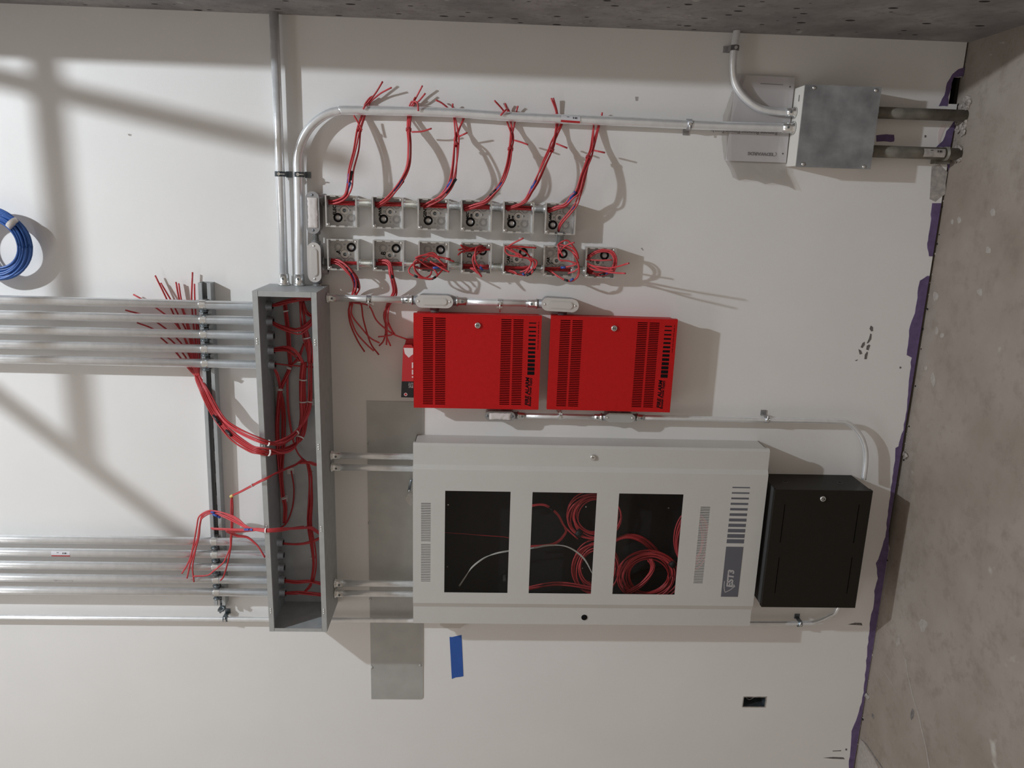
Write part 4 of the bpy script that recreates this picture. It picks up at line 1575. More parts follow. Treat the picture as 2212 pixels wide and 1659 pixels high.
# carton standing on the upper red cabinet
ZT = .0155 + .217 + .0012
o = thing('carton', (-.62, -.045, ZT), 'small open red and black cardboard carton standing on the upper red cabinet', 'carton')
xR, xL_ = U(880, 750, .075).x, U(872, 858, .075).x
zt_r, zt_l = U(871, 760, .075).z, U(866.5, 850, .075).z
yf, yb = -.078, -.012
zc_ = ZT
mb = MB()
xm = U(866, 823, .075).x
for cur, xa_, xb_ in ((0, xm, xR), (1, xL_, xm)):
    mb.cur = cur
    za, zb = (zt_l + (zt_r - zt_l) * (xa_ - xL_) / (xR - xL_)), (zt_l + (zt_r - zt_l) * (xb_ - xL_) / (xR - xL_))
    mb.quad((xa_, yf, zc_), (xb_, yf, zc_), (xb_, yf, zb), (xa_, yf, za))
    mb.quad((xa_, yb, zc_), (xa_, yb, za), (xb_, yb, zb), (xb_, yb, zc_))
    mb.quad((xa_, yf, za), (xb_, yf, zb), (xb_, yb, zb), (xa_, yb, za))
    mb.quad((xa_, yf, zc_), (xa_, yb, zc_), (xb_, yb, zc_), (xb_, yf, zc_))
mb.cur = 1
mb.quad((xL_, yf, zc_), (xL_, yf, zt_l), (xL_, yb, zt_l), (xL_, yb, zc_))
bx = obj('carton_body', mb, [M_cartonred, M_cartonblack], o)
mb = MB()
mb.slab([(xR - .002, ZT + .001), (xR - .002, zt_r - .002), (xR - .022, zt_r - .006), (xR - .036, zt_r - .019), (xR - .026, zt_r - .030), (xR - .024, ZT + .001)], yf, yf - .0006)
obj('white_flap', mb, M_cartonwhite, bx)
mb = MB()
mb.quad((xR, yf, ZT), (xR, yf, zt_r), (xR + .010, yf - .004, zt_r - .004), (xR + .010, yf - .004, ZT + .006))
mb.quad((xR, yb, ZT), (xR, yb, zt_r), (xR + .018, yb + .004, zt_r - .004), (xR + .018, yb + .004, ZT + .006))
obj('open_flap', mb, M_cartonred, bx)
tl = text('lettering', 'HILTI', (xm + .013, yf - .0004, ZT - .012), .024, M_cartonwhite, bx, bold=.0012, sx=.98)
bmx = bmesh.new()
bmx.from_mesh(tl.data)
bmesh.ops.bisect_plane(bmx, geom=bmx.verts[:] + bmx.edges[:] + bmx.faces[:], plane_co=(0, 0, .0125), plane_no=(0, 0, 1), clear_inner=True)
bmx.to_mesh(tl.data)
bmx.free()
mb = MB()
pc = U(876.3, 852, .078)
mb.cur = 0
mb.ring((pc.x, yf, pc.z), (pc.x, yf - .0003, pc.z), .0042, .0058, 16)
mb.cur = 1
mb.cyl((pc.x, yf, pc.z), (pc.x, yf - .0004, pc.z), .0040, 16)
obj('round_mark', mb, [M_cartonwhite, M_cartonred], bx)
mb = MB()
for k, (x_, L2) in enumerate(((-.006, .016), (-.010, .014), (-.014, .016), (-.018, .012), (-.022, .015))):
    for j in range(3):
        mb.box(xm + x_ - .0008, xm + x_ + .0006, yf, yf - .0003, ZT + .001 + j * .006, ZT + .001 + j * .006 + .0045 - (k * 7 + j * 3) % 4 * .0006)
obj('fine_print', mb, M_cartonwhite, bx)
mb = MB()
for k in range(9):
    xx = xR - .034 - k * .0068
    z_ = zt_l + (zt_r - zt_l) * (xx - xL_) / (xR - xL_)
    mb.quad((xx, yf + .006, z_ + .0004), (xx + .0042, yf + .006, z_ + .0004), (xx + .0042, yf + .012, z_ + .0004), (xx, yf + .012, z_ + .0004))
obj('edge_print', mb, M_cartonwhite, bx)

# small clear bag with keys hanging behind the panel's upper edge
o = thing('key_bag', U(884, 1070, .03), 'small clear plastic bag with keys poking out above the grey panel', 'bag')
c0 = U(888, 1078, .03)
mb = MB()
for k in range(10):
    g0, g1 = math.radians(80 + 20 * k), math.radians(100 + 20 * k)
    rr_ = [.027, .029, .026, .028, .027, .030, .027, .026, .029, .027, .028]
    a = (c0.x + math.cos(g0 - 1.57) * -rr_[k] * .9, c0.z + abs(math.sin(math.radians(9 + 16 * k))) * rr_[k] * .9 - .006)
    b = (c0.x + math.cos(g1 - 1.57) * -rr_[k + 1] * .9, c0.z + abs(math.sin(math.radians(9 + 16 * (k + 1)))) * rr_[k + 1] * .9 - .006)
    for y in (-.026 - .002 * (k % 2), -.034 + .002 * (k % 2)):
        mb.quad((c0.x, y, c0.z - .006), (a[0], y, a[1]), (b[0], y, b[1]))
    mb.quad((a[0], -.026, a[1]), (b[0], -.026, b[1]), (b[0], -.033, b[1]), (a[0], -.033, a[1]))
obj('film', mb, M_bag, o)
a, b = U(888, 1037, .03), U(883.5, 1060, .03)
mb = MB()
mb.tube([a + Vector((0, 0, -.012)), a, b], [.004, .004, .005], 8)
obj('key', mb, M_darkzinc, o)
mb = MB().tube([b + Vector((.006, -.006, -.001)), b + Vector((-.003, -.006, .0005))], .0018, 6)
obj('key_ring', mb, M_zinc, o)

# ------------------------------------------------------------------ blue cable coil
o = coil('blue data cable coil with white tape hanging on the wall above the conduits', -14, 527, .118, .117, 20, .055, seed=21, r=.0042, m=M_bluecable, name='blue_cable_coil', group=None, wob=.03, thick=.34)
c = U(-16, 527, .06)
q0 = U(28, 483, .06)
t = Vector((-.7, 0, -.7)).normalized()
mb = MB()
mb.tube([q0 - t * .008, q0, q0 + t * .008], .0205, 14)
obj('white_tape', mb, M_white, o)
strand('cable_tail', [c + Vector((.1, 0, .03)), c + Vector((.07, .03, .25)), c + Vector((.02, .052, .5)), c + Vector((0, .056, .9))], .0032, M_bluecable, o)
obj('wall_hook', MB().tube([(c.x + .09, -.0005, c.z + .03), (c.x + .09, -.075, c.z + .03), (c.x + .105, -.085, c.z + .035)], .004, 8), M_zinc, o)
# ------------------------------------------------------------------ red cables: runs through the two box columns
rw = .0028
o = thing('cable_run', (BXS[2][1] + NX, ND, BXS[2][0]), 'red cables running straight through all six boxes of the right column', 'cable')
bundle(o, [(x + NX, ND, z) for z, x in [(BXS[0][0] + .085, BXS[0][1])] + BXS[:5] + [(BXS[5][0] + .03, BXS[5][1])]], 6, .0075, rw, M_wire2, seed=31, k=3, twist=2)
o = thing('cable_run', (BXL[2][1] - NX, ND, BXL[2][0]), 'red cables running straight through all seven boxes of the left column', 'cable')
bundle(o, [(x - NX, ND, z) for z, x in [(BXL[0][0] + .085, BXL[0][1])] + BXL[:6] + [(BXL[6][0] + .02, BXL[6][1])]], 6, .0075, rw, M_wire2, seed=32, k=3, twist=2)


def droop(label, main, n, ends, tie_at, tail, blue, black, seed, spread=.0078, loop=None, group='red cable tails from the right box column'):
    o = thing('cable_bundle', U(main[len(main) // 2][0], main[len(main) // 2][1], .05), label, 'cable', group)
    P_ = px(main)
    bundle(o, P_, n, spread, rw, None, [px(e) for e in ends], seed=seed, k=5, loose=.8)
    if tie_at is not None:
        i = tie_at
        tie(o, P_[i], P_[i + 1] - P_[i - 1], .0095, M_wire, 'red_cable_wrap', .008)
        if tail:
            strand('cable_wrap_tail', px(tail), rw, M_wire, o)
    for q, m in ((blue, M_bluetape), (black, M_blacktape)):
        if q:
            for a in q:
                j = a[0]
                v_ = P_[j + 1] - P_[j]
                s_ = P_[j] + v_ * a[1]
                off = Vector((a[3], 0, a[2])) if len(a) > 2 else Vector()
                band(o, s_ + off, s_ + off + v_.normalized() * .030, .0046, m)
    if loop:
        strand('cable_wrap', px(loop), rw, M_wire2, o)
    return o


droop('red cable tail from box ELEC, topmost of the six hanging to the right', [(712, 437, .03), (728, 434, .045), (745, 424, .062), (753, 403, .075), (757, 367, .075), (768, 322, .06), (776, 280, .036), (786, 248, .0095), (792, 229, .0095), (801, 216, .013)],
      4, [[(812, 200, .02), (826.7, 176, .03)], [(820, 203, .02), (832, 196, .025), (846, 189, .03)], [(797, 222, .014), (789, 228, .05), (784.5, 236, .054)], [(805, 208, .014)]],
      7 - 1, [(782, 281, .045), (772, 262, .05), (764, 249, .055)], [(3, .2, .003, 0), (2, .6)], [(3, .1, -.002, .01), (3, .3, -.006, .004)], 41)
droop('red cable tail from box PWR, second of the six hanging to the right', [(813, 446, .03), (830, 436, .045), (846, 421, .062), (866, 394, .078), (882, 358, .078), (883.7, 313, .06), (882.8, 280, .035), (885.5, 251, .0095), (888, 232, .0095), (893, 222, .013)],
      4, [[(902, 205, .02), (912.6, 185, .03)], [(905, 218, .02), (919, 201.5, .025)], [(894, 216, .02), (897, 210, .025)], [(893, 222, .02), (896, 219, .05), (902, 224, .056), (903.6, 240, .054)]],
      6, [(889, 285, .05), (911, 284, .055), (932.5, 277.5, .06)], [(2, .3), (2, .7, .004, 0)], [(2, .5, -.006, .003)], 42)
droop('red cable tail from box GEN, third of the six hanging to the right', [(915, 448, .03), (935, 437, .045), (958, 421, .062), (976, 394, .078), (982.5, 358, .078), (986, 313, .055), (986, 295, .035)],
      4, [[(980.7, 255, .0095), (978, 238, .011), (978, 224, .02)], [(983, 255, .0095), (972, 238, .011), (955, 223, .02), (941, 216, .025)], [(1000, 258, .0095), (1003, 245, .0095)], [(1002, 257, .0095), (1005, 244, .0095)]],
      5, [(991.5, 295, .04), (1009.6, 286.5, .05)], [(2, .2), (2, .6, .003, .002)], [(2, .1, -.006, .003), (2, .7, -.006, 0)], 43)
droop('red cable tail from box MSC Rm, fourth of the six hanging to the right', [(1002, 452, .03), (1025, 444, .045), (1048.5, 435.7, .06), (1066.6, 417.6, .072), (1084.7, 394, .08), (1097, 358, .075), (1102.7, 322, .055), (1106, 297, .035)],
      4, [[(1094.6, 261, .0095), (1088, 240, .011), (1068, 217, .02)], [(1102.7, 261, .0095), (1096, 238, .011), (1091, 223, .02)], [(1112.7, 262, .0095), (1116, 240, .011), (1119, 229, .016)], [(1104, 262, .0095), (1098, 237, .014), (1092, 238, .05), (1081, 249.5, .054)]],
      6, [(1111, 303, .05), (1125, 307, .055), (1140.7, 312.7, .06)], [(3, .3)], [(2, .3), (2, .7, .004, 0)], 44)
droop('red cable tail from box Elev Rm, fifth of the six hanging to the right', [(1094, 452, .03), (1115, 444, .045), (1135, 434, .06), (1148, 412, .072), (1160.6, 388.7, .08), (1177, 354, .075), (1191, 323.6, .055), (1196.5, 306, .035)],
      4, [[(1202, 266, .0095), (1201, 240, .011), (1190.5, 212, .02)], [(1205, 266, .0095), (1203, 240, .011), (1195, 211.5, .02)], [(1215, 267, .0095), (1219, 252, .0095)], [(1212, 267, .0095), (1216, 252, .0095)]],
      6, [(1201, 310, .05), (1225.7, 320, .06)], [(3, .2, .004, 0), (2, .7)], [(3, .1, -.005, .002)], 45)
droop('red cable tail from box Lobby, lowest of the six hanging to the right', [(1184, 456, .03), (1203, 449, .045), (1222, 443, .06), (1236.6, 425, .072), (1247.4, 412, .078), (1258, 376, .075), (1271, 340, .055), (1278.5, 318, .035)],
      4, [[(1282.7, 270, .0095), (1285, 255, .0095)], [(1295, 270, .0095), (1299, 255, .011), (1301, 243, .018)], [(1293, 270, .0095), (1298, 256, .0095)]],
      6, [(1283, 325, .05), (1307, 330, .06)], [(2, .3), (2, .8, .004, 0)], [(2, .6, -.005, .003)], 46)
o = thing('cable', U(1211, 483, .03), 'two red cables rising out of the bottom of the Lobby box', 'cable')
bundle(o, px([(1206, 499, .02), (1211, 483, .04), (1229, 461, .058), (1244, 441, .068), (1252, 418, .07), (1262, 385, .07), (1272, 345, .056)]), 2, .005, rw, seed=47)
q = px([(1236, 452, .062), (1241, 445, .066)])
band(o, q[0], q[1], .0034, M_bluetape)

droop('red cable tail hanging left from box A, passing behind the short conduit', [(715.5, 563, .03), (735, 567, .045), (755, 584, .062), (768, 603, .06), (771.6, 621, .035), (766, 636, .02), (760, 652, .02)],
      5, [[(753, 669, .025), (757, 700, .03), (772, 735, .03), (787.7, 760, .03)], [(755, 675, .025), (768, 715, .03), (790, 742, .035), (807.6, 758, .035)], [(779, 655, .02), (785, 690, .03), (800, 740, .035), (818.5, 766.4, .035)],
          [(760, 680, .025), (782, 710, .03), (800, 730, .035), (820, 741, .035)], [(796, 660, .02), (812, 690, .03), (830, 708, .035), (850, 722, .035), (879, 733, .035)]],
      None, None, [(2, .3, 0, 0), (3, .2, .004, 0)], [(1, .7), (3, .4, -.004, .004)], 51, group='red cable tails from the left box column')
droop('red cable tail hanging left from box B, passing behind the short conduit', [(817, 563, .03), (840, 567, .045), (846, 593, .062), (853, 625, .035), (849, 640, .02), (838, 658, .02)],
      5, [[(829, 681, .03), (834, 708, .035), (829, 735, .035), (819, 747, .035)], [(832, 680, .03), (836, 710, .035), (834.8, 745, .035)], [(833, 690, .03), (834, 722, .035), (843.8, 747.4, .035)],
          [(830, 685, .035), (848, 718, .04), (838, 725, .04), (816.7, 727.5, .04)], [(838, 690, .03), (846, 712, .035), (853, 722, .035)]],
      None, None, [(2, .4, .004, 0)], [(1, .6), (2, .6, 0, .003)], 52, group='red cable tails from the left box column')


def tangle(label, at_, org, wires, tapes=(), m=None):
    o = thing('cable_tangle', U(*at_), label, 'cable', 'loose red cable ends in the left box column')
    for i, w in enumerate(wires):
        strand('cable', px(w, org), rw, m[i] if m else (M_wire if i % 4 else M_wire2), o, k=6)
    for a, b, mm in tapes:
        q = px([a, b], org)
        band(o, q[0], q[1], .0041, mm)
    return o


G = (860, 500, 11.06)
tangle('red cables looping far over the edges of the box between B and D', (930, 575, .08), G, [
    [(520, 830, .03), (460, 640, .075), (620, 560, .09), (830, 510, .095), (960, 600, .1), (1120, 640, .1), (1340, 720, .1)],
    [(560, 760, .03), (700, 600, .08), (900, 620, .09), (1020, 720, .095), (1140, 830, .09)],
    [(1180, 800, .04), (800, 870, .07), (460, 660, .09), (440, 620, .095), (640, 560, .095), (860, 580, .095), (1000, 640, .09)],
    [(1160, 870, .04), (500, 880, .06), (380, 780, .08), (420, 690, .085), (560, 640, .088), (700, 700, .08)],
    [(520, 850, .04), (400, 850, .075), (420, 960, .085), (560, 1090, .09), (740, 1140, .09), (880, 1100, .085), (1040, 940, .075), (1070, 880, .06)],
    [(540, 740, .05), (380, 790, .07), (400, 900, .08), (500, 1030, .085), (640, 1110, .09), (800, 1130, .09), (940, 1060, .08)],
    [(500, 720, .05), (360, 780, .07), (260, 900, .08), (280, 1000, .085), (420, 1070, .09), (600, 1120, .09), (760, 1050, .08), (800, 950, .06)],
    [(760, 710, .09), (1000, 850, .095), (1220, 970, .1)], [(780, 860, .05), (880, 930, .07), (950, 1040, .075)], [(480, 600, .08), (640, 640, .085), (800, 560, .09), (930, 570, .09)]],
    [((830, 870, .074), (1010, 862, .07), M_bluetape), ((800, 1140, .0885), (900, 1085, .0835), M_blacktape), ((380, 1055, .0885), (470, 1090, .0895), M_blacktape), ((1115, 640, .1), (1250, 670, .1), M_wire2)])
tangle('red cable ends folded up inside the box marked D', (1029, 555, .05), G, [
    [(1490, 325, .07), (1700, 395, .055), (1900, 410, .045), (2190, 430, .035)], [(1440, 440, .075), (1600, 410, .06), (1800, 400, .05), (2100, 380, .035)], [(1430, 560, .075), (1540, 480, .065), (1760, 440, .05), (2060, 470, .04)],
    [(1500, 330, .07), (1640, 460, .06), (1850, 450, .05), (2180, 435, .04)], [(1550, 500, .065), (1750, 420, .055), (1990, 340, .04)],
    [(2020, 340, .04), (1880, 380, .06), (1840, 520, .075), (1850, 700, .08), (1930, 830, .075), (2000, 900, .07)],
    [(1970, 350, .045), (1840, 520, .07), (1780, 660, .08), (1800, 780, .08), (1860, 920, .085), (2000, 1085, .085)],
    [(1990, 480, .05), (1860, 560, .07), (1790, 720, .08), (1840, 850, .08), (1900, 950, .08), (1990, 1060, .082)],
    [(1720, 870, .06), (1820, 930, .065), (1900, 1000, .065)], [(1740, 860, .065), (1850, 900, .07)], [(1960, 800, .05), (2150, 850, .035)], [(1900, 860, .05), (2150, 800, .035)]],
    [((1850, 830, .07), (1890, 890, .07), M_blacktape), ((1960, 850, .077), (2020, 920, .07), M_bluetape)], [M_wire2] * 5 + [M_wire] * 7)
G = (1060, 500, 11.06)
tangle('red cables looping over the box marked CAR 1 with one end sticking up', (1120, 560, .08), G, [
    [(340, 362, .08), (600, 355, .09), (850, 375, .095), (1090, 392, .1)], [(430, 350, .085), (560, 270, .1), (780, 160, .11)],
    [(345, 370, .075), (355, 480, .07), (460, 570, .075), (700, 600, .085), (950, 645, .09), (1080, 690, .09), (1100, 770, .085), (1040, 900, .075), (950, 1030, .06)],
    [(370, 390, .08), (520, 480, .085), (680, 540, .09), (760, 600, .09)], [(420, 380, .08), (640, 400, .085), (830, 490, .085), (940, 610, .08)],
    [(390, 400, .075), (560, 480, .08), (660, 600, .08), (860, 635, .085), (1020, 710, .085), (1030, 850, .075), (880, 990, .06)],
    [(960, 590, .07), (965, 760, .07), (860, 910, .06), (700, 970, .05)], [(880, 640, .08), (960, 720, .08), (930, 850, .07), (800, 1030, .06)],
    [(340, 930, .04), (500, 970, .05), (640, 1020, .055), (830, 1050, .06)], [(340, 900, .035), (560, 960, .05), (630, 1020, .06)], [(340, 880, .03), (650, 870, .03), (900, 830, .03)],
    [(480, 420, .08), (620, 520, .085), (690, 620, .085)]],
    [((760, 1000, .062), (810, 1040, .062), M_bluetape), ((860, 1050, .06), (960, 1000, .064), M_blacktape), ((1030, 930, .072), (1060, 870, .076), M_blacktape)])
tangle('tangle of red cables over the right side of the box marked CAR 2', (1225, 560, .08), G, [
    [(1610, 310, .07), (1710, 240, .085), (1830, 215, .09), (1950, 330, .095), (2060, 500, .095), (2095, 660, .09)], [(1600, 310, .07), (1760, 335, .08), (1980, 420, .09), (2070, 560, .09)],
    [(1600, 320, .075), (1650, 450, .085), (1720, 590, .09)], [(1625, 330, .06), (1620, 600, .06), (1670, 690, .065), (1850, 705, .07), (2070, 770, .08)],
    [(1640, 380, .06), (1780, 390, .07), (1940, 480, .075), (2040, 640, .08), (2095, 760, .08)], [(2000, 260, .1), (1850, 310, .09), (1720, 400, .075), (1640, 520, .065)],
    [(1340, 870, .03), (1680, 860, .04), (1900, 830, .06), (2080, 770, .08)], [(1340, 900, .03), (1480, 980, .05), (1700, 1120, .07), (1880, 1180, .08), (2050, 1120, .085), (2115, 960, .085), (2085, 760, .085)],
    [(1340, 920, .03), (1520, 1010, .05), (1740, 1150, .07), (1900, 1190, .078), (2020, 1140, .082), (2090, 1000, .085), (2110, 850, .085), (2060, 700, .08)],
    [(1850, 1000, .06), (1990, 955, .07), (2100, 880, .08)], [(1440, 930, .045), (1540, 1020, .055), (1620, 1090, .06)], [(1950, 480, .075), (2040, 560, .085), (2100, 640, .09)]],
    [((1680, 865, .042), (1790, 858, .05), M_bluetape), ((1900, 1180, .081), (1980, 1125, .084), M_bluetape), ((1760, 1150, .074), (1850, 1180, .079), M_blacktape)])
G = (1160, 500, 4.424)
tangle('long loose red cable ends sticking far out of the lowest box marked S', (1300, 570, .1), G, [
    [(475, 268, .06), (600, 276, .09), (715, 271, .12)], [(480, 300, .05), (560, 345, .09), (680, 388, .15), (845, 401, .21)], [(490, 320, .05), (620, 352, .09), (750, 340, .15), (878, 303, .22)],
    [(480, 250, .04), (560, 192, .06), (650, 178, .07), (720, 190, .08), (758, 250, .085), (755, 330, .08), (735, 385, .06)], [(478, 235, .035), (590, 178, .05), (690, 185, .07), (745, 255, .08), (722, 370, .07), (640, 418, .06), (560, 420, .045)],
    [(485, 262, .04), (580, 200, .06), (690, 200, .07), (736, 270, .08), (715, 350, .075), (660, 395, .06)], [(480, 330, .05), (540, 365, .08), (640, 375, .12), (730, 372, .15)], [(480, 310, .05), (570, 335, .09), (700, 350, .12)],
    [(480, 385, .03), (530, 395, .04), (590, 412, .05)], [(490, 400, .03), (560, 405, .045), (640, 390, .05), (735, 330, .05)]],
    [((600, 418, .052), (650, 408, .062), M_blacktape), ((655, 405, .062), (705, 392, .065), M_bluetape)])

# ------------------------------------------------------------------ cables inside and over the wireway
o = thing('cable_bundle', U(655, 860, .05), 'big red cable bundle sweeping from the wireway up behind the right-hand conduit row', 'cable')
fan = [[(420, 806, .02), (412, 770, .018), (400, 735, .018), (384, 700, .018), (362, 650, .018), (335, 595, .02)], [(421, 806, .02), (417, 760, .018), (405, 720, .018), (390, 690, .018), (370, 650, .018), (347, 611, .018)],
       [(424, 806, .02), (418, 760, .018), (404, 700, .018), (388, 650, .018), (380, 609, .018)], [(426, 806, .02), (424, 760, .018), (418, 700, .018), (414, 650, .018), (416, 588, .018)],
       [(428, 806, .02), (426, 760, .018), (424, 700, .018), (421, 650, .018), (420, 613, .018)], [(416, 806, .02), (398, 785, .018), (382, 762, .018)], [(418, 806, .02), (396, 780, .018), (370, 750, .018), (347, 729, .018)],
       [(419, 806, .02), (400, 770, .018), (370, 735, .018), (330, 710, .018), (296, 697, .018)], [(421, 806, .02), (405, 760, .018), (370, 720, .018), (320, 685, .018), (271, 670, .02)],
       [(422, 806, .02), (408, 750, .018), (380, 700, .018), (330, 660, .018), (288, 636, .02)], [(423, 806, .02), (415, 760, .018), (403, 700, .018), (392, 650, .018), (386, 612, .018)], [(430, 806, .022), (431, 760, .02), (428, 700, .02)],
       [(425, 806, .02), (419, 750, .018), (400, 680, .018), (385, 655, .018)], [(427, 806, .02), (425, 740, .018), (424, 690, .018)]]
main = px([(658, 782, .05), (655, 820, .05), (655, 868, .05), (657, 905, .06), (648, 945, .085), (633, 965, .12), (606, 976, .185), (580, 977, .225), (560, 974, .235), (542, 968, .22), (506, 945, .15), (481, 919, .10), (462, 893, .072), (448, 868, .065), (437, 842, .055), (427, 818, .028)])
bundle(o, main, 9, .011, rw, None, [px(e) for e in fan[:9]], seed=61, k=4, loose=1.0)
main2 = px([(671, 782, .05), (671, 820, .05), (670, 868, .05), (660, 902, .07), (640, 934, .11), (606, 957, .19), (580, 957, .222), (553, 948, .225), (515, 930, .15), (488, 912, .10), (470, 890, .072), (456, 866, .065), (444, 842, .055), (430, 818, .028)])
bundle(o, main2, 5, .008, rw, None, [px(e) for e in fan[9:]], seed=62, k=4, loose=1.0)
for i, r_ in ((1, .014), (2, .014), (4, .014), (7, .013)):
    tie(o, main[i], main[i + 1] - main[i - 1], r_)
for i in (2, 4, 6):
    tie(o, main2[i], main2[i + 1] - main2[i - 1], .0105)
for i, dx in ((10, -.004), (10, .008), (11, -.006), (11, .004), (11, .012)):
    q = main[i] + Vector((dx, -.005, dx))
    band(o, q, q + (main[i + 1] - main[i]).normalized() * .034, .0045, M_blacktape)


def inner(label, paths, seed, ties=(), name='cable_bundle', mounts=()):
    """cable bundle lying in the wireway: paths = [(points, count, spread)]"""
    p0 = paths[0][0][0]
    o = thing(name, U(p0[0], p0[1], .05), label, 'cable', 'red cable bundles in the wireway')
    for i, (pts, n, sp) in enumerate(paths):
        bundle(o, px(pts, None, .05), n, sp, rw, M_wire2 if i % 2 else None, seed=seed + i, k=4, loose=.6)
    for x, y, dx, dy, r_ in ties:
        a, b = U(x, y, .052), U(x + dx, y + dy, .052)
        tie(o, a, b - a, r_)
    for x, y in mounts:
        p = U(x, y, .004)
        obj('tie_mount', MB().box(p.x - .012, p.x + .012, -.0032, -.007, p.z - .012, p.z + .012), M_white, o)
    return o


inner('red cables from the topmost bushing crossing the upper end of the wireway', [([(588, 660, .057), (600, 658, .06), (630, 650, .06), (652, 647, .06), (690, 645, .05)], 4, .006)], 71, [(631, 650, 3, -1, .009)])
inner('red cable bundle hanging in a loop from the second bushing', [([(588, 697, .057), (603, 704, .07), (628, 713, .08), (646, 714, .08), (660, 707, .07), (678, 690, .05), (690, 672, .04)], 6, .008)], 72, [(644, 714, 3, 0, .011)])
inner('red cable bundle curving down from the fourth bushing', [([(588, 755, .057), (612, 752, .07), (630, 756, .075), (645, 769, .07), (654, 784, .06)], 6, .008)], 73, [(649, 781, 1, 3, .012)])
inner('vertical red cable bundle along the lower side of the wireway', [([(652, 650, .05), (655, 690, .05), (663, 730, .05), (669, 754, .05), (671, 784, .05)], 6, .009), ([(655, 652, .06), (660, 672, .06), (673, 682, .05), (690, 680, .04)], 3, .005)], 74, [(663, 730, 1, 4, .013)])
inner('red cable trunk running down the middle of the wireway between its ties', [([(615, 655, .04), (617, 672, .03), (622, 717, .03), (625, 763, .03), (626, 792, .03), (616, 815, .03), (605, 842, .025), (600, 890, .025), (599, 930, .025), (602, 990, .025), (606, 1030, .025), (611, 1072, .025), (616, 1095, .025), (615, 1130, .025)], 5, .007),
      ([(605, 842, .025), (612, 885, .025), (612, 950, .025), (608, 1020, .025), (612, 1075, .025)], 4, .005), ([(657, 742, .04), (645, 773, .04), (626, 792, .035)], 2, .003)], 75,
      [(617, 672, 1, 4, .010), (624, 795, -1, 3, .009), (605, 842, 0, 3, .009), (614, 1076, 1, 3, .010)], mounts=[(605, 842), (614, 1076), (628, 1017), (671, 868)])
inner('thin red cables from the fifth bushing', [([(591, 792, .057), (601, 816, .05), (605, 842, .03)], 2, .003), ([(591, 785, .057), (626, 789, .05), (680, 793, .04), (692, 793, .03)], 1, 0), ([(622, 795, .03), (621, 840, .02), (624, 894, .02), (633, 948, .02), (642, 976, .03), (653, 991, .04)], 2, .003),
      ([(629, 1017, .02), (635, 1055, .02), (632, 1095, .02), (620, 1128, .02), (606, 1140, .02)], 1, 0)], 76)
inner('red cables leaving the wireway through its lower side near the grey panel', [([(692, 1004, .06), (680, 1003, .06), (669, 1000, .06), (646, 999, .06)], 4, .004), ([(665, 1000, .06), (671, 1030, .06), (671, 1080, .06), (669, 1134, .06), (676, 1188, .06), (678, 1224, .06), (674, 1256, .06)], 5, .008), ([(653, 991, .05), (660, 997, .055), (668, 1002, .06)], 2, .003)], 77,
      [(671, 1020, 0, 3, .010), (676, 1204, 0, 3, .011), (674, 1254, 0, 3, .010)])
inner('red cable loop crossing from the uppermost bushing of the left-hand row', [([(611, 1174, .057), (640, 1176, .06), (668, 1171, .06), (692, 1162, .05)], 3, .004)], 78)
inner('red cables straight across from the fourth bushing of the left-hand row', [([(612, 1255, .057), (640, 1257, .06), (670, 1256, .06), (694, 1260, .05)], 5, .006), ([(674, 1256, .06), (668, 1268, .06), (656, 1280, .06)], 2, .003)], 79)
inner('red cables straight across from the lowest bushing of the left-hand row', [([(613, 1281, .057), (640, 1281, .06), (665, 1281, .06), (695, 1285, .05)], 4, .005)], 80, [(646, 1281, 3, 0, .008)])

o = thing('cable', U(560, 1040, .22), 'pair of red cables slanting out over the wireway lip with a yellow tape joint', 'cable')
m_ = px([(655, 991, .055), (640, 1003, .09), (629, 1008, .12), (597, 1022, .19), (578, 1032, .22), (561, 1040, .22), (546, 1048, .19), (520, 1062, .12), (503, 1070, .09)])
bundle(o, m_, 2, .003, rw, None, [px([(499.5, 1076, .085), (499, 1100, .085), (499.5, 1140, .085), (498, 1165, .082), (497, 1183, .082), (488, 1205, .082), (481, 1217, .082), (461, 1234, .082), (447, 1243, .082), (416, 1244.5, .082)]),
                                   px([(502, 1076, .085), (503, 1100, .085), (502, 1140, .085), (500, 1165, .082), (498.5, 1183, .082), (492, 1215, .082), (483, 1245, .082), (476, 1254, .082)])], seed=81, k=5)
band(o, U(504, 1069.5, .0905), U(498, 1073, .0875), .0052, M_yellow)
tie(o, U(546, 1048, .19), U(520, 1062, .12) - U(546, 1048, .19), .006)
o = thing('cable_bundle', U(575, 1145, .22), 'red cables with blue tape drooping from the wireway over the left-hand row', 'cable')
m_ = px([(690, 1152, .06), (672, 1141, .08), (658, 1139, .10), (636, 1141, .15), (612, 1144, .2), (590, 1146, .222), (575, 1146, .225), (556, 1144, .21)])
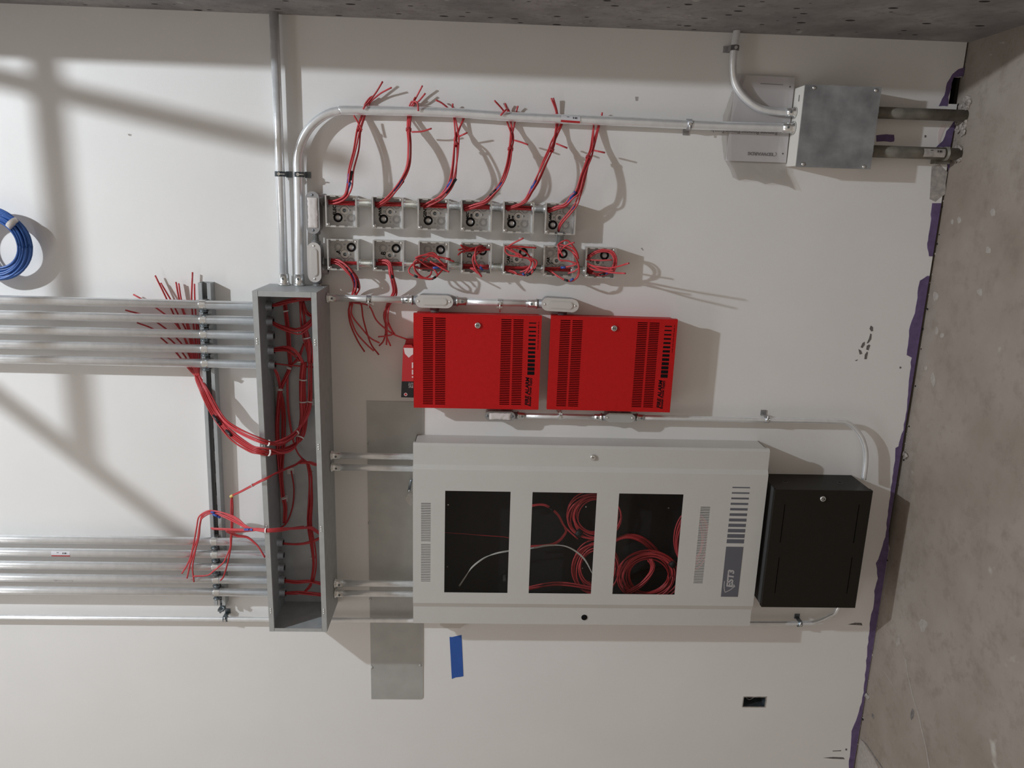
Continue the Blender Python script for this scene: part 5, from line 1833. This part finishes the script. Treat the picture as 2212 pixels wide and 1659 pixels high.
e_ = [[(535, 1140, .17), (517, 1130, .14), (497, 1119, .11), (470, 1109, .09), (452, 1107, .088), (438, 1114, .088), (432, 1134, .085), (429, 1158, .083), (419, 1181, .082), (407, 1215, .082), (393, 1239, .082)],
      [(535, 1138, .17), (515, 1124, .14), (495, 1114, .11), (472, 1105, .09), (452, 1104, .088), (436, 1114, .088), (432, 1134, .085), (430, 1158, .083), (424, 1181, .082), (412, 1215, .082), (404, 1249, .082)],
      [(535, 1141, .17), (517, 1133, .14), (497, 1123, .11), (474, 1113, .09), (455, 1109, .088), (436, 1120, .088), (431, 1136, .085), (428, 1158, .083), (422, 1190, .082), (416, 1225, .082), (419, 1257, .082)],
      [(535, 1139, .17), (513, 1120, .14), (490, 1110, .11), (465, 1104, .09), (448, 1104, .088), (430, 1116, .088), (425, 1138, .085), (421, 1160, .083), (414, 1195, .082), (408, 1232, .082)],
      [(535, 1144, .18), (506, 1143, .14), (480, 1142, .12), (456, 1141, .11)], [(535, 1146, .18), (506, 1145, .14), (484, 1144, .12), (459, 1143, .11)]]
bundle(o, m_, 6, .006, rw, None, [px(e) for e in e_], seed=82, k=5)
o2 = o
for a, b, m in (((539, 1144, .187), (529, 1144, .172), M_bluetape), ((547, 1144.5, .2), (541, 1144, .19), M_bluetape), ((464, 1107, .0905), (456, 1106, .089), M_bluetape), ((470, 1115, .094), (460, 1111, .089), M_bluetape), ((476, 1118, .094), (467, 1114, .09), M_bluetape)):
    q = px([a, b])
    band(o, q[0], q[1], .0042, m)
tie(o, U(574, 1146, .225), Vector((0, 0, 1)), .009)
tie(o, U(659, 1139, .098), Vector((.1, 0, 1)), .009)
o = thing('cable', U(525, 1160, .1), 'two short red cables dropping behind the first conduit of the left-hand row', 'cable')
bundle(o, px([(556, 1145, .2), (520, 1148, .13), (490, 1148, .09), (500, 1152, .085), (514, 1158, .082), (534, 1161, .082), (550, 1173, .082), (560, 1184, .082), (572, 1204, .082)]), 2, .004, rw, seed=83)

# ------------------------------------------------------------------ overhead: work lamp, added fill light, and pipes between the lamp and the wall
o = thing('work_lamp', LAMP + Vector((0, 0, .01)), 'round work lamp hanging from the ceiling out of the picture', 'lamp')
lp = LAMP
obj('housing', MB().tube([lp + Vector((0, 0, .055)), lp + Vector((0, 0, .08)), lp + Vector((0, 0, .13))], [.05, .05, .03], 20), M_lamphouse, o)
obj('hanger', MB().cyl(lp + Vector((0, 0, .10)), (lp.x, lp.y, 4.3), .006, 8), M_darkzinc, o)


o = thing('fill_light_box', FILL + Vector((0, 0, .02)), 'added soft fill light box hung from the ceiling out of view', 'lamp')
obj('housing', MB().box(FILL.x - 1.16, FILL.x + 1.16, FILL.y - .26, FILL.y + .26, FILL.z + .03, FILL.z + .09), M_lamphouse, o)
obj('lens', MB().box(FILL.x - 1.14, FILL.x + 1.14, FILL.y - .24, FILL.y + .24, FILL.z + .01, FILL.z + .03), M_fill_glow, o)  # emissive face, part of the added fill light
for dx in (-.9, .9):
    obj('hanger', MB().cyl((FILL.x + dx, FILL.y, FILL.z + .09), (FILL.x + dx, FILL.y, 4.3), .005, 8), M_darkzinc, o)


o = thing('overhead_frame', LAMP + Vector((0, .9, -1.2)), 'dark pipe frame hung from the ceiling, out of the picture', 'pipe frame')
T_ = .42
for sa, sb, r, e0, e1, rods in (((106, 230), (190, 1040), .022, .45, -.05, (-.42,)), ((0, 168), (600, 312), .021, 1.3, .25, (-1.2, -.8)), ((0, 858), (385, 1150), .021, .9, .12, (-.8, -.5))):
    a, b = U(sa[0], sa[1], 0), U(sb[0], sb[1], 0)
    a, b = a + (LAMP - a) * T_, b + (LAMP - b) * T_
    d = b - a
    obj('frame_pipe', MB().cyl(a - d * e0, b + d * e1, r, 16), M_emt_old, o)
    for f in rods:
        p = a + d * f
        obj('hanger_rod', MB().cyl(p + Vector((0, 0, r * .5)), (p.x, p.y, 4.3), .004, 8), M_darkzinc, o)
